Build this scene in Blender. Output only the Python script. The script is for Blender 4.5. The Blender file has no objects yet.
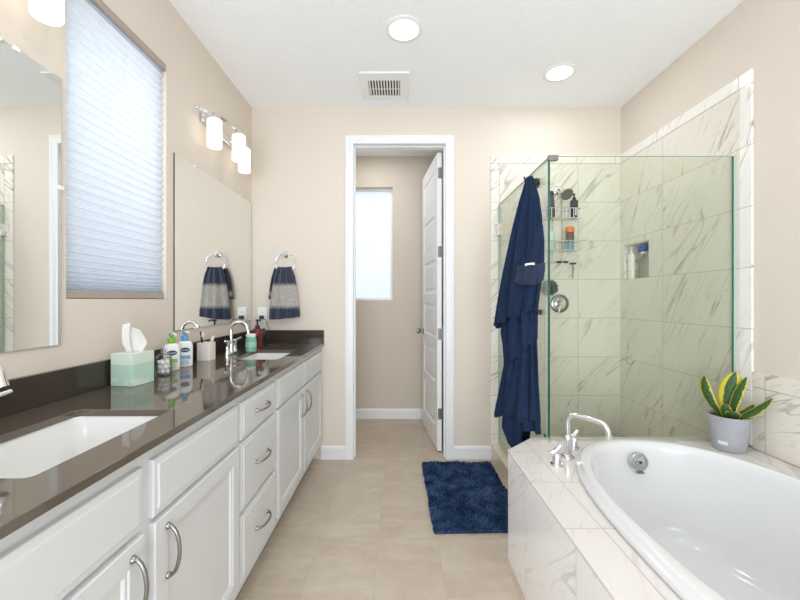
import bpy, bmesh, math, random
from mathutils import Vector, Matrix
PI = math.pi
random.seed(7)
S = bpy.context.scene
COL = S.collection
R = math.radians

# ------------------------------------------------------------------ camera, world, exposure
cam_d = bpy.data.cameras.new('camera')
cam = bpy.data.objects.new('camera', cam_d)
COL.objects.link(cam)
cam.location = (0, 0, 1.239)
cam.rotation_euler = (PI / 2, 0, 0)
cam_d.sensor_width = 36
cam_d.lens = 36 * 380 / 800
cam_d.clip_start = 0.02
S.camera = cam

W = bpy.data.worlds.new('sky')
S.world = W
W.use_nodes = True
bg = W.node_tree.nodes['Background']
bg.inputs['Color'].default_value = (0.75, 0.86, 1.0, 1)
bg.inputs['Strength'].default_value = 1.0

S.view_settings.view_transform = 'Standard'
S.view_settings.look = 'None'
S.view_settings.gamma = 1
S.view_settings.use_curve_mapping = False
S.view_settings.exposure = 0.10
S.cycles.max_bounces = 14
S.cycles.diffuse_bounces = 8
S.cycles.glossy_bounces = 6
S.cycles.transparent_max_bounces = 16
S.cycles.transmission_bounces = 8
S.cycles.sample_clamp_indirect = 6
S.cycles.use_denoising = True

def area_light(name, loc, rot, sx, sy, power, color=(1, 1, 1), shape='RECTANGLE', parent=None, spread=PI):
    d = bpy.data.lights.new(name, 'AREA')
    d.shape = shape
    d.size = sx
    d.size_y = sy
    d.energy = power
    d.color = color
    d.spread = spread
    o = bpy.data.objects.new(name, d)
    COL.objects.link(o)
    o.location = loc
    o.rotation_euler = rot
    if parent: o.parent = parent
    return o

DAY = (0.86, 0.93, 1.0)
# daylight standing outside the two windows, shining in through shade and frosted pane
area_light('daylight_vanity_window', (-1.72, 1.68, 2.00), (0, R(-76), 0), 0.9, 0.7, 5.6, (0.99, 0.995, 1.0))
area_light('daylight_toilet_window', (-0.38, 4.32, 1.83), (R(-90), 0, 0), 0.75, 1.25, 3.4, DAY)
# added fill light outside an invented opening behind the camera, evens the room
area_light('added_fill_behind_camera', (-0.22, -2.1, 1.05), (R(127), 0, 0), 2.3, 2.0, 120, (0.875, 0.94, 1.0))
DOWN_W = 4.2        # each recessed ceiling lamp
SHADE_E = 0.86        # frosted vanity shades

# ------------------------------------------------------------------ materials
def lin(c):
    return tuple(((v / 255) / 12.92 if v / 255 <= 0.04045 else (((v / 255) + 0.055) / 1.055) ** 2.4) for v in c)

class NT:
    def __init__(s, name):
        s.m = bpy.data.materials.new(name)
        s.m.use_nodes = True
        s.t = s.m.node_tree
        s.b = s.t.nodes['Principled BSDF']
        s.out = s.t.nodes['Material Output']
    def n(s, typ, **kw):
        nd = s.t.nodes.new(typ)
        for k, v in kw.items():
            setattr(nd, k, v)
        return nd
    def l(s, a, b):
        s.t.links.new(a, b)
    def val(s, sock, v):
        if hasattr(v, 'node'): s.l(v, sock)
        else: sock.default_value = v
    def math(s, op, a, b=None, c=None, clamp=False):
        nd = s.n('ShaderNodeMath', operation=op)
        nd.use_clamp = clamp
        s.val(nd.inputs[0], a)
        if b is not None: s.val(nd.inputs[1], b)
        if c is not None: s.val(nd.inputs[2], c)
        return nd.outputs[0]
    def mix(s, f, a, b):
        nd = s.n('ShaderNodeMix', data_type='RGBA')
        s.val(nd.inputs[0], f)
        for k, v in ((6, a), (7, b)):
            if hasattr(v, 'node'): s.l(v, nd.inputs[k])
            else: nd.inputs[k].default_value = (*v[:3], 1)
        return nd.outputs[2]
    def pos(s):
        return s.n('ShaderNodeNewGeometry').outputs['Position']
    def obj(s):
        return s.n('ShaderNodeTexCoord').outputs['Object']
    def sep(s, v):
        nd = s.n('ShaderNodeSeparateXYZ')
        s.l(v, nd.inputs[0])
        return nd.outputs
    def comb(s, x, y, z):
        nd = s.n('ShaderNodeCombineXYZ')
        for k, v in enumerate((x, y, z)): s.val(nd.inputs[k], v)
        return nd.outputs[0]
    def noise(s, vec, scale, detail=3, rough=0.5, dist=0.0):
        nd = s.n('ShaderNodeTexNoise')
        if vec is not None: s.l(vec, nd.inputs['Vector'])
        nd.inputs['Scale'].default_value = scale
        nd.inputs['Detail'].default_value = detail
        nd.inputs['Roughness'].default_value = rough
        nd.inputs['Distortion'].default_value = dist
        return nd.outputs[0]
    def ramp(s, f, stops):
        nd = s.n('ShaderNodeValToRGB')
        s.l(f, nd.inputs[0])
        cr = nd.color_ramp
        while len(cr.elements) < len(stops): cr.elements.new(0.5)
        for e, (p, c) in zip(cr.elements, stops):
            e.position = p
            e.color = (*c[:3], 1) if len(c) >= 3 else (c[0],) * 3 + (1,)
        return nd.outputs[0]
    def bump(s, h, strength, dist=0.002):
        nd = s.n('ShaderNodeBump')
        nd.inputs['Strength'].default_value = strength
        nd.inputs['Distance'].default_value = dist
        s.l(h, nd.inputs['Height'])
        s.l(nd.outputs[0], s.b.inputs['Normal'])
    def set(s, **kw):
        for k, v in kw.items():
            k = k.replace('_', ' ')
            sock = s.b.inputs[{'Specular': 'Specular IOR Level', 'Transmission': 'Transmission Weight', 'Coat': 'Coat Weight', 'Sheen': 'Sheen Weight', 'Subsurface': 'Subsurface Weight'}.get(k, k)]
            if hasattr(v, 'node'): s.l(v, sock)
            elif isinstance(v, tuple) and len(v) == 3: sock.default_value = (*v, 1)
            else: sock.default_value = v
        return s

def plain(name, rgb, rough=0.5, metal=0.0, spec=0.5, var=0.04, scale=30, bump=0.0, **kw):
    """colour with a faint mottling and optional grain"""
    t = NT(name)
    c = lin(rgb)
    nz = t.noise(t.obj(), scale, 3)
    lo = tuple(v * (1 - var) for v in c); hi = tuple(min(1, v * (1 + var)) for v in c)
    t.set(Base_Color=t.mix(nz, lo, hi), Roughness=rough, Metallic=metal, Specular=spec, **kw)
    if bump: t.bump(nz, bump)
    return t.m

def paint(name, rgb, scale, strength, rough=0.7):
    t = NT(name)
    p = t.pos()
    c = lin(rgb)
    big = t.noise(p, 1.3, 2)
    t.set(Base_Color=t.mix(big, tuple(v * 0.985 for v in c), tuple(min(1, v * 1.015) for v in c)), Roughness=rough, Specular=0.25)
    t.bump(t.ramp(t.noise(p, scale, 4, 0.6), [(0.40, (0, 0, 0)), (0.62, (1, 1, 1))]), strength, 0.004)
    return t.m

def edge_mask(t, u, pitch, off, w):
    """1 on the grout joints of a row of tiles; also the tile number"""
    q = t.math('DIVIDE', t.math('SUBTRACT', u, off), pitch)
    k = t.math('FLOOR', q)
    f = t.math('SUBTRACT', q, k)
    d = t.math('MULTIPLY', t.math('MINIMUM', f, t.math('SUBTRACT', 1.0, f)), pitch)
    return t.math('LESS_THAN', d, w / 2), k

def marble(name, axes, pitch, off, grout=0.0038, base=(236, 232, 224), vein=(150, 142, 130), gcol=(186, 178, 164), rough=0.14, amount=1.0, slope=58, gold=0.35):
    """marble-look porcelain laid in a straight grid over the plane of the two world axes"""
    t = NT(name)
    sx = t.sep(t.pos())
    u, v = sx['XYZ'.index(axes[0])], sx['XYZ'.index(axes[1])]
    mu, ku = edge_mask(t, u, pitch[0], off[0], grout)
    mv, kv = edge_mask(t, v, pitch[1], off[1], grout)
    g = t.math('MAXIMUM', mu, mv)
    seed = t.math('ADD', t.math('MULTIPLY', ku, 3.17), t.math('MULTIPLY', kv, 7.31))
    a = R(slope)
    al = t.math('ADD', t.math('MULTIPLY', u, math.cos(a)), t.math('MULTIPLY', v, math.sin(a)))
    ac = t.math('SUBTRACT', t.math('MULTIPLY', v, math.cos(a)), t.math('MULTIPLY', u, math.sin(a)))
    vec = t.comb(t.math('MULTIPLY', al, 0.40), t.math('MULTIPLY', ac, 2.5), seed)
    n1 = t.noise(vec, 2.3, 3, 0.45, 1.0)
    ridge = t.math('SUBTRACT', 1.0, t.math('MULTIPLY', t.math('ABSOLUTE', t.math('SUBTRACT', n1, 0.5)), 62.0), clamp=True)
    gate = t.ramp(t.noise(t.comb(al, ac, t.math('ADD', seed, 40.0)), 3.0, 3), [(0.40, (0.05, 0.05, 0.05)), (0.62, (1, 1, 1))])
    n2 = t.noise(vec, 4.6, 4, 0.5, 1.2)
    fine = t.math('MULTIPLY', t.math('SUBTRACT', 1.0, t.math('MULTIPLY', t.math('ABSOLUTE', t.math('SUBTRACT', n2, 0.5)), 60.0), clamp=True), 0.42)
    f = t.math('MULTIPLY', t.math('MULTIPLY', t.math('MAXIMUM', ridge, fine), gate), amount, clamp=True)
    cloud = t.noise(vec, 1.8, 3)
    bc = lin(base)
    col = t.mix(cloud, tuple(c * 0.93 for c in bc), tuple(min(1, c * 1.04) for c in bc))
    warm = t.ramp(t.noise(t.comb(al, ac, seed), 1.7, 2), [(0.5, (0, 0, 0)), (0.75, (1, 1, 1))])
    col = t.mix(t.math('MULTIPLY', warm, gold), col, tuple(a_ * b_ for a_, b_ in zip(bc, (0.97, 0.92, 0.82))))
    col = t.mix(f, col, lin(vein))
    col = t.mix(g, col, lin(gcol))
    t.set(Base_Color=col, Roughness=t.math('ADD', t.math('MULTIPLY', g, 0.5), rough))
    t.bump(t.math('SUBTRACT', 1.0, g), 0.35, 0.0012)
    return t.m

def floor_mat():
    t = NT('floor_porcelain')
    sx = t.sep(t.pos())
    mu, ku = edge_mask(t, sx[0], 0.3055, -0.112, 0.003)
    # each column of tiles is shifted by half a tile
    par = t.math('MODULO', t.math('ADD', ku, 40.0), 2.0)
    yy = t.math('ADD', sx[1], t.math('MULTIPLY', par, 0.0))
    mv, kv = edge_mask(t, yy, 0.61, 1.978, 0.003)
    g = t.math('MAXIMUM', mu, mv)
    seed = t.math('ADD', t.math('MULTIPLY', ku, 3.7), t.math('MULTIPLY', kv, 9.1))
    vec = t.comb(sx[0], sx[1], seed)
    n = t.noise(vec, 4.0, 6, 0.7, 0.25)
    fine = t.noise(vec, 22, 4, 0.6)
    st = t.noise(t.comb(t.math('MULTIPLY', sx[0], 0.6), t.math('MULTIPLY', sx[1], 3.0), seed), 5.0, 4, 0.6, 0.5)
    col = t.ramp(n, [(0.30, lin((182, 167, 150))), (0.5, lin((194, 180, 163))), (0.70, lin((204, 192, 177)))])
    col = t.mix(t.math('MULTIPLY', fine, 0.3), col, lin((170, 152, 132)))
    streak = t.ramp(st, [(0.52, (0, 0, 0)), (0.62, (1, 1, 1))])
    col = t.mix(t.math('MULTIPLY', streak, 0.16), col, lin((226, 216, 202)))
    col = t.mix(t.math('MULTIPLY', g, 0.7), col, lin((176, 164, 148)))
    t.set(Base_Color=col, Roughness=t.math('ADD', 0.32, t.math('MULTIPLY', n, 0.15)), Specular=0.45)
    t.bump(t.math('SUBTRACT', t.math('MULTIPLY', fine, 0.2), g), 0.25, 0.001)
    return t.m

def glass_mat(name, tint=(0.93, 0.97, 0.94), refl=1.0, rough=0.0):
    """clear sheet: tinted see-through with a Fresnel reflection"""
    t = NT(name)
    tr = t.n('ShaderNodeBsdfTransparent'); tr.inputs[0].default_value = (*tint, 1)
    gl = t.n('ShaderNodeBsdfGlossy'); gl.inputs['Roughness'].default_value = rough
    fr = t.n('ShaderNodeFresnel'); fr.inputs[0].default_value = 1.45
    mx = t.n('ShaderNodeMixShader')
    t.l(t.math('MULTIPLY', fr.outputs[0], refl), mx.inputs[0]); t.l(tr.outputs[0], mx.inputs[1]); t.l(gl.outputs[0], mx.inputs[2])
    t.l(mx.outputs[0], t.out.inputs[0])
    return t.m

def translucent_mat(name, rgb, front=0.5, stripe=None):
    t = NT(name)
    c = lin(rgb)
    tl = t.n('ShaderNodeBsdfTranslucent'); df = t.n('ShaderNodeBsdfDiffuse')
    nz = t.noise(t.obj(), 40, 3)
    if stripe:
        sx = t.sep(t.pos())
        nz = t.noise(t.comb(t.math('MULTIPLY', sx[0], 26.0), sx[1], t.math('MULTIPLY', sx[2], 1.0)), 2.0, 3)
    col = t.mix(nz, tuple(v * 0.92 for v in c), c)
    t.l(col, tl.inputs[0]); t.l(col, df.inputs[0])
    mx = t.n('ShaderNodeMixShader'); mx.inputs[0].default_value = front
    t.l(tl.outputs[0], mx.inputs[1]); t.l(df.outputs[0], mx.inputs[2])
    t.l(mx.outputs[0], t.out.inputs[0])
    return t.m

def lamp_mat(name, rgb, e):
    t = NT(name)
    t.set(Base_Color=(0.9, 0.9, 0.88), Roughness=0.3, Emission_Color=rgb, Emission_Strength=e)
    return t.m

def terry(name, rgb, bands=None, sheen=0.6, rim=None):
    """looped cotton; bands = [(z_top, rgb), ...] woven stripes from the hem up"""
    t = NT(name)
    o = t.obj()
    nz = t.ramp(t.noise(o, 130, 3, 0.7), [(0.38, (0, 0, 0)), (0.62, (1, 1, 1))])
    soft = t.noise(o, 14, 3)
    if bands:
        z = t.math('ADD', t.sep(t.pos())[2], t.math('MULTIPLY', t.math('SUBTRACT', t.noise(o, 110, 3, 0.8), 0.5), 0.06))
        col = lin(bands[-1][1])
        for zt, c in reversed(bands[:-1]):
            fz = t.math('ADD', t.math('DIVIDE', t.math('SUBTRACT', zt, z), 0.03), 0.5, clamp=True)
            col = t.mix(fz, col, lin(c))
    else:
        col = t.mix(soft, lin(rgb), tuple(v * 0.8 for v in lin(rgb)))
    col = t.mix(t.math('MULTIPLY', nz, 0.45), col, tuple(v * 0.35 for v in lin(rgb)) if not bands else (0.03, 0.03, 0.045))
    t.set(Base_Color=col, Roughness=0.95, Specular=0.1, Sheen=sheen)
    t.bump(nz, 0.9, 0.004)
    return t.m

M = {}
M['wall'] = paint('beige_wall_paint', (221, 211, 199), 90, 0.10)
M['wall_wc'] = paint('wall_paint_dimmed', (208, 198, 184), 90, 0.10)  # wall paint darkened: the toilet room's weaker light is in the colour
M['ceiling'] = paint('white_ceiling_texture', (250, 252, 255), 55, 0.30)
M['trim'] = plain('white_trim_paint', (231, 232, 233), 0.35, var=0.01)
M['cab'] = plain('white_cabinet_paint', (209, 211, 212), 0.38, var=0.012)
M['toe'] = plain('toe_kick_shaded', (150, 146, 140), 0.6)  # white-ish board greyed: the recess shadow is in the colour
M['chrome'] = plain('chrome', (228, 228, 230), 0.07, 1.0, var=0.01)
M['nickel'] = plain('brushed_nickel', (150, 148, 145), 0.28, 1.0, var=0.06, scale=90)
M['bronze'] = plain('dark_bronze', (70, 64, 58), 0.35, 0.8)
M['porcelain'] = plain('white_porcelain', (226, 226, 224), 0.09, var=0.006)
M['acrylic'] = plain('white_tub_acrylic', (222, 223, 224), 0.13, var=0.006)
M['white_plastic'] = plain('white_plastic', (240, 240, 238), 0.35, var=0.01)
M['black_plastic'] = plain('black_plastic', (22, 22, 24), 0.35)
M['grey_plastic'] = plain('grey_plastic', (120, 122, 124), 0.4)
M['floor'] = floor_mat()
MX = dict(base=(230, 226, 216), vein=(158, 152, 142))
M['tile_back'] = marble('marble_tile_back', 'XZ', (0.61, 0.3), (0.772, 2.298 - 3.0), amount=0.82, slope=50, **MX)
M['tile_right'] = marble('marble_tile_right', 'YZ', (0.61, 0.3), (2.476, 2.298 - 3.0), amount=0.82, slope=122, **MX)
M['tile_border_back'] = marble('marble_border_back', 'XZ', (0.3, 0.3), (0.772, 2.298 - 3.0), amount=0.9, slope=40, base=(240, 236, 228), vein=(160, 156, 148), gold=0.1)
M['tile_border_right'] = marble('marble_border_right', 'YZ', (0.61, 0.3), (1.92, 2.298 - 3.0), amount=0.9, slope=115, base=(241, 239, 234), vein=(160, 158, 154), gold=0.05)
M['tile_front'] = marble('marble_tile_tub_front', 'YZ', (0.46, 0.92), (1.58, -0.10), base=(250, 250, 249), vein=(160, 160, 162), gcol=(204, 202, 198), amount=0.45, slope=140, gold=0.05)
M['tile_deck'] = marble('marble_tile_tub_deck', 'YX', (0.305, 0.123), (1.50, 0.517 - 0.003), base=(228, 223, 220), vein=(178, 166, 154), gcol=(190, 180, 168), amount=0.6, slope=25, gold=0.12)
M['tile_splash'] = marble('marble_tile_tub_splash', 'YZ', (0.61, 0.30), (1.78, 0.52), base=(235, 229, 219), vein=(140, 134, 128), amount=0.9, slope=150, gold=0.5)
M['pan'] = plain('shower_pan', (206, 200, 188), 0.4)
M['curb'] = marble('marble_curb', 'YX', (0.305, 0.5), (2.4, 0.6), base=(226, 214, 196), vein=(170, 158, 142), amount=0.5)
M['glass'] = glass_mat('shower_glass', (0.945, 0.968, 0.930), 0.5)
M['glass_edge'] = plain('green_glass_edge', (30, 104, 84), 0.15)
M['glass_rim'] = plain('pale_glass_rim', (176, 196, 184), 0.2)
M['clear'] = glass_mat('clear_glass', (0.985, 0.99, 0.987), 0.6)
M['shade_cloth'] = translucent_mat('pleated_shade_cloth', (232, 236, 243), 0.45)
M['shade_glue'] = translucent_mat('pleated_shade_glued_line', (206, 212, 222), 0.72)
M['frosted'] = translucent_mat('frosted_pane', (244, 247, 250), 0.25, stripe=True)
M['vinyl'] = plain('white_vinyl', (236, 238, 240), 0.4, var=0.01)
M['taupe_rail'] = plain('taupe_shade_rail', (170, 158, 148), 0.45)
t = NT('mirror_silver'); t.set(Base_Color=(0.86, 0.88, 0.86), Metallic=1.0, Roughness=0.0); M['mirror'] = t.m
M['mirror_edge'] = plain('mirror_edge', (60, 62, 60), 0.3)
M['shade_lamp'] = lamp_mat('lit_frosted_shade', (1.0, 0.93, 0.82), SHADE_E)
M['lens'] = lamp_mat('lit_lens', (1.0, 0.98, 0.95), 3.0)
M['navy'] = terry('navy_terry', (44, 61, 92), sheen=0.0)
M['navy_band'] = plain('navy_woven_band', (29, 43, 70), 0.8, bump=0.3, scale=200)
t = NT('navy_mat_pile')
o_ = t.obj()
tone = t.math('ADD', t.math('MULTIPLY', t.noise(o_, 11, 4, 0.6), 0.5), t.math('MULTIPLY', t.noise(o_, 75, 3, 0.6), 0.5))  # light and dark noise paints in how leaning pile catches light
t.set(Base_Color=t.ramp(tone, [(0.36, lin((18, 32, 58))), (0.5, lin((46, 68, 104))), (0.64, lin((84, 108, 144)))]), Roughness=0.95, Specular=0.1)
M['mat_pile'] = t.m

# quartz top, lightened: reflected room brightness is painted into its colour
t = NT('quartz_top_lightened')
p = t.pos()
t.set(Base_Color=t.mix(t.noise(p, 160, 3), lin((84, 74, 64)), lin((90, 80, 69))), Roughness=0.055, Specular=1.0)
M['quartz'] = t.m
t = NT('quartz_darker_copy')  # same stone as the top, without the painted-in brightness
p = t.pos()
t.set(Base_Color=t.mix(t.noise(p, 160, 3), lin((52, 46, 39)), lin((66, 58, 50))), Roughness=0.12, Specular=0.4)
M['quartz_splash'] = t.m

# ------------------------------------------------------------------ mesh helpers
class MB:
    def __init__(s):
        s.bm = bmesh.new()
        s.uv = None
    def faces(s, pts, fs):
        vs = [s.bm.verts.new(p) for p in pts]
        out = []
        for f in fs:
            try: out.append(s.bm.faces.new([vs[i] for i in f]))
            except ValueError: pass
        return vs
    def box(s, a, b, mi=0):
        x0, y0, z0 = (min(a[i], b[i]) for i in range(3)); x1, y1, z1 = (max(a[i], b[i]) for i in range(3))
        P = [(x0, y0, z0), (x1, y0, z0), (x1, y1, z0), (x0, y1, z0), (x0, y0, z1), (x1, y0, z1), (x1, y1, z1), (x0, y1, z1)]
        n0 = len(s.bm.faces)
        s.faces(P, [(0, 3, 2, 1), (4, 5, 6, 7), (0, 1, 5, 4), (1, 2, 6, 5), (2, 3, 7, 6), (3, 0, 4, 7)])
        if mi:
            s.bm.faces.ensure_lookup_table()
            for f in s.bm.faces[n0:]: f.material_index = mi
        return s
    def loft(s, rings, closed=True, cap0=True, cap1=True):
        """rings of equal point count joined in order"""
        V = [[s.bm.verts.new(p) for p in r] for r in rings]
        n = len(rings[0])
        for a, b in zip(V, V[1:]):
            for i in range(n if closed else n - 1):
                j = (i + 1) % n
                try: s.bm.faces.new((a[i], a[j], b[j], b[i]))
                except ValueError: pass
        if closed and cap0: s.bm.faces.new(V[0][::-1])
        if closed and cap1: s.bm.faces.new(V[-1])
        return V
    def tube(s, path, r, n=12, caps=True):
        """round bar along a path; r a number or one per point"""
        P = [Vector(p) for p in path]
        rs = r if isinstance(r, (list, tuple)) else [r] * len(P)
        rings = []
        up = None
        for i, p in enumerate(P):
            d = ((P[i + 1] - p) if i == 0 else (p - P[i - 1]) if i == len(P) - 1 else (P[i + 1] - p).normalized() + (p - P[i - 1]).normalized()).normalized()
            if up is None:
                up = Vector((0, 0, 1)) if abs(d.z) < 0.9 else Vector((1, 0, 0))
            a = (up - d * up.dot(d)).normalized(); b = d.cross(a)
            up = a
            rings.append([p + (a * math.cos(2 * PI * k / n) + b * math.sin(2 * PI * k / n)) * rs[i] for k in range(n)])
        s.loft(rings, True, caps, caps)
        return s
    def cyl(s, p0, p1, r0, r1=None, n=24):
        return s.tube([p0, p1], [r0, r0 if r1 is None else r1], n)
    def lathe(s, prof, c=(0, 0, 0), axis='Z', n=32, cap0=True, cap1=True):
        """prof: (radius, height) pairs turned about an axis through c"""
        rings = []
        for r, h in prof:
            ring = []
            for k in range(n):
                a = 2 * PI * k / n
                x, y = r * math.cos(a), r * math.sin(a)
                if isinstance(axis, Vector):
                    w = axis.normalized(); u = w.orthogonal().normalized(); v = w.cross(u)
                    q = u * x + v * y + w * h
                else:
                    q = {'Z': (x, y, h), 'X': (h, x, y), 'Y': (x, h, y)}[axis]
                ring.append((c[0] + q[0], c[1] + q[1], c[2] + q[2]))
            rings.append(ring)
        s.loft(rings, True, cap0, cap1)
        return s
    def prism(s, outer, z0, z1, holes=(), plane='XY'):
        m = {'XY': lambda a, b, c: (a, b, c), 'YZ': lambda a, b, c: (c, a, b), 'XZ': lambda a, b, c: (a, c, b)}[plane]
        bm = bmesh.new()
        E = []
        for loop in [outer, *holes]:
            vs = [bm.verts.new(m(p[0], p[1], z1)) for p in loop]
            E += [bm.edges.new((vs[i], vs[(i + 1) % len(vs)])) for i in range(len(vs))]
        bmesh.ops.triangle_fill(bm, use_beauty=True, use_dissolve=False, edges=E)
        F = list(bm.faces)
        r = bmesh.ops.extrude_face_region(bm, geom=F)
        d = Vector(m(0, 0, z0 - z1))
        bmesh.ops.translate(bm, verts=[v for v in r['geom'] if isinstance(v, bmesh.types.BMVert)], vec=d)
        bmesh.ops.recalc_face_normals(bm, faces=bm.faces)
        s.merge(bm)
        return s
    def merge(s, bm):
        me = bpy.data.meshes.new('tmp'); bm.to_mesh(me); bm.free(); s.bm.from_mesh(me); bpy.data.meshes.remove(me)
    def ball(s, c, r, sc=(1, 1, 1), n=16):
        res = bmesh.ops.create_uvsphere(s.bm, u_segments=n, v_segments=max(6, n // 2), radius=r)
        for v in res['verts']:
            v.co = Vector((v.co.x * sc[0] + c[0], v.co.y * sc[1] + c[1], v.co.z * sc[2] + c[2]))
        return s

def world_loc(o):
    v = Vector((0, 0, 0))
    while o is not None:
        v = v + o.location; o = o.parent
    return v

def obj(name, mb, mats, parent=None, smooth=38, bevel=0.0, seg=2, recalc=True, subsurf=0):
    """link one mesh object; its vertices are given in place, shifted into the parent's frame"""
    bm = mb.bm
    if recalc: bmesh.ops.recalc_face_normals(bm, faces=bm.faces)
    base = world_loc(parent) if parent is not None else None
    if parent is None:
        if len(bm.verts):
            xs = [v.co for v in bm.verts]
            base = Vector(((min(v.x for v in xs) + max(v.x for v in xs)) / 2, (min(v.y for v in xs) + max(v.y for v in xs)) / 2, min(v.z for v in xs)))
        else: base = Vector((0, 0, 0))
    for v in bm.verts: v.co -= base
    if smooth:
        for f in bm.faces: f.smooth = True
        for e in bm.edges:
            if len(e.link_faces) == 2 and e.calc_face_angle(0) > R(smooth): e.smooth = False
    me = bpy.data.meshes.new(name); bm.to_mesh(me); bm.free()
    for m in (mats if isinstance(mats, (list, tuple)) else [mats]): me.materials.append(m)
    o = bpy.data.objects.new(name, me); COL.objects.link(o)
    if parent is not None: o.parent = parent
    else: o.location = base
    if subsurf:
        sm = o.modifiers.new('subsurf', 'SUBSURF'); sm.levels = subsurf; sm.render_levels = subsurf
    if bevel:
        b = o.modifiers.new('bevel', 'BEVEL'); b.width = bevel; b.segments = seg; b.limit_method = 'ANGLE'; b.angle_limit = R(40)
    return o

def tag(o, label, cat, group=None, kind=None):
    o['label'] = label; o['category'] = cat
    if group: o['group'] = group
    if kind: o['kind'] = kind
    return o

def thing(name, label, cat, loc, group=None):
    o = bpy.data.objects.new(name, None); COL.objects.link(o)
    o.empty_display_size = 0.05
    o.location = loc
    return tag(o, label, cat, group)

def struct(name, mb, m, parent=None, label=None, **kw):
    o = obj(name, mb, m, parent, **kw)
    if parent is None:
        o['kind'] = 'structure'
        if label: o['label'] = label
    return o

def dup(root, loc, label=None, group=None):
    r = root.copy(); COL.objects.link(r); r.location = loc
    if label: r['label'] = label
    if group: r['group'] = group
    for ch in list(root.children):
        c = ch.copy(); COL.objects.link(c); c.parent = r
        for g in list(ch.children):
            d = g.copy(); COL.objects.link(d); d.parent = c
    return r

def rrect(x0, y0, x1, y1, r, n=6):
    out = []
    for cx, cy, a0 in ((x1 - r, y1 - r, 0), (x0 + r, y1 - r, 90), (x0 + r, y0 + r, 180), (x1 - r, y0 + r, 270)):
        for k in range(n + 1):
            a = R(a0 + 90 * k / n)
            out.append((cx + r * math.cos(a), cy + r * math.sin(a)))
    return out

def superell(cx, cy, ax, ay, e, n=96):
    out = []
    for k in range(n):
        a = 2 * PI * k / n
        c, s_ = math.cos(a), math.sin(a)
        out.append((cx + ax * math.copysign(abs(c) ** (2 / e), c), cy + ay * math.copysign(abs(s_) ** (2 / e), s_)))
    return out

def arc(c, r, a0, a1, n, f):
    return [f(c[0] + r * math.cos(R(a0 + (a1 - a0) * k / n)), c[1] + r * math.sin(R(a0 + (a1 - a0) * k / n))) for k in range(n + 1)]

# ------------------------------------------------------------------ room
XL, XR, YB, YN, ZC = -1.157, 1.721, 2.962, -1.5, 2.74
YW0, YW1 = YB + 0.115, 3.973         # toilet room
T = 0.14
# vanity window opening
WY0, WY1, WZ0, WZ1 = 1.316, 1.880, 1.243, 2.40
# toilet window opening
VX0, VX1, VZ0, VZ1 = -0.70, -0.078, 1.235, 2.42
# doorway
DX0, DX1, DZ = -0.362, 0.356, 2.455

struct('floor', MB().box((XL - T, YN - T, -0.1), (XR + T, YW1 + T, 0)), M['floor'])
struct('ceiling', MB().box((XL - T, YN - T, ZC), (XR + T, YW1 + T, ZC + 0.1)), M['ceiling'])
w = MB()
w.box((XL - T, YN - T, 0), (XL, WY0, ZC)).box((XL - T, WY1, 0), (XL, YW1 + T, ZC)).box((XL - T, WY0, 0), (XL, WY1, WZ0)).box((XL - T, WY0, WZ1), (XL, WY1, ZC))
struct('wall_left', w, M['wall'], smooth=0)
# right wall with the shower niche cut into it
NY0, NY1, NZ0, NZ1, ND = 2.615, 2.90, 1.388, 1.655, 0.09
w = MB()
w.box((XR, YN - T, 0), (XR + T, NY0, ZC)).box((XR, NY1, 0), (XR + T, YW1 + T, ZC)).box((XR, NY0, 0), (XR + T, NY1, NZ0)).box((XR, NY0, NZ1), (XR + T, NY1, ZC)).box((XR + ND + 0.012, NY0, NZ0), (XR + T, NY1, NZ1))
struct('wall_right', w, M['wall'], smooth=0)
w = MB()
w.box((XL, YB, 0), (DX0 - 0.02, YW0, ZC)).box((DX1 + 0.02, YB, 0), (XR, YW0, ZC)).box((DX0 - 0.02, YB, DZ + 0.02), (DX1 + 0.02, YW0, ZC))
struct('wall_back', w, M['wall'], smooth=0)
w = MB()
w.box((XL, YN - T, 0), (-1.10, YN, ZC)).box((1.25, YN - T, 0), (XR, YN, ZC)).box((-1.10, YN - T, 2.45), (1.25, YN, ZC))  # wide opening added here to let the fill light in
struct('wall_near', w, M['wall'], smooth=0)
w = MB()
w.box((XL, YW1, 0), (VX0, YW1 + T, ZC)).box((VX1, YW1, 0), (XR, YW1 + T, ZC)).box((VX0, YW1, 0), (VX1, YW1 + T, VZ0)).box((VX0, YW1, VZ1), (VX1, YW1 + T, ZC))
struct('wall_toilet_room', w, M['wall_wc'], smooth=0)
struct('wall_toilet_side', MB().box((0.62, YW0, 0), (0.74, YW1, ZC)), M['wall_wc'], smooth=0)

def base_run(name, x0, y0, x1, y1, nx, ny):
    """baseboard with an eased top, standing off the wall along (nx, ny)"""
    prof = [(0, 0), (0.014, 0), (0.014, 0.085), (0.009, 0.098), (0.004, 0.104), (0, 0.104)]
    m = MB()
    m.loft([[(x0 + nx * d, y0 + ny * d, z) for d, z in prof], [(x1 + nx * d, y1 + ny * d, z) for d, z in prof]])
    struct(name, m, M['trim'], smooth=0)
base_run('baseboard_back_left', -0.615, YB, DX0 - 0.061, YB, 0, -1)
base_run('baseboard_back_right', DX1 + 0.061, YB, 0.71, YB, 0, -1)
base_run('baseboard_toilet_back', XL, YW1, 0.62, YW1, 0, -1)
base_run('baseboard_toilet_side', 0.62, YW0, 0.62, YW1, -1, 0)

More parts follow.
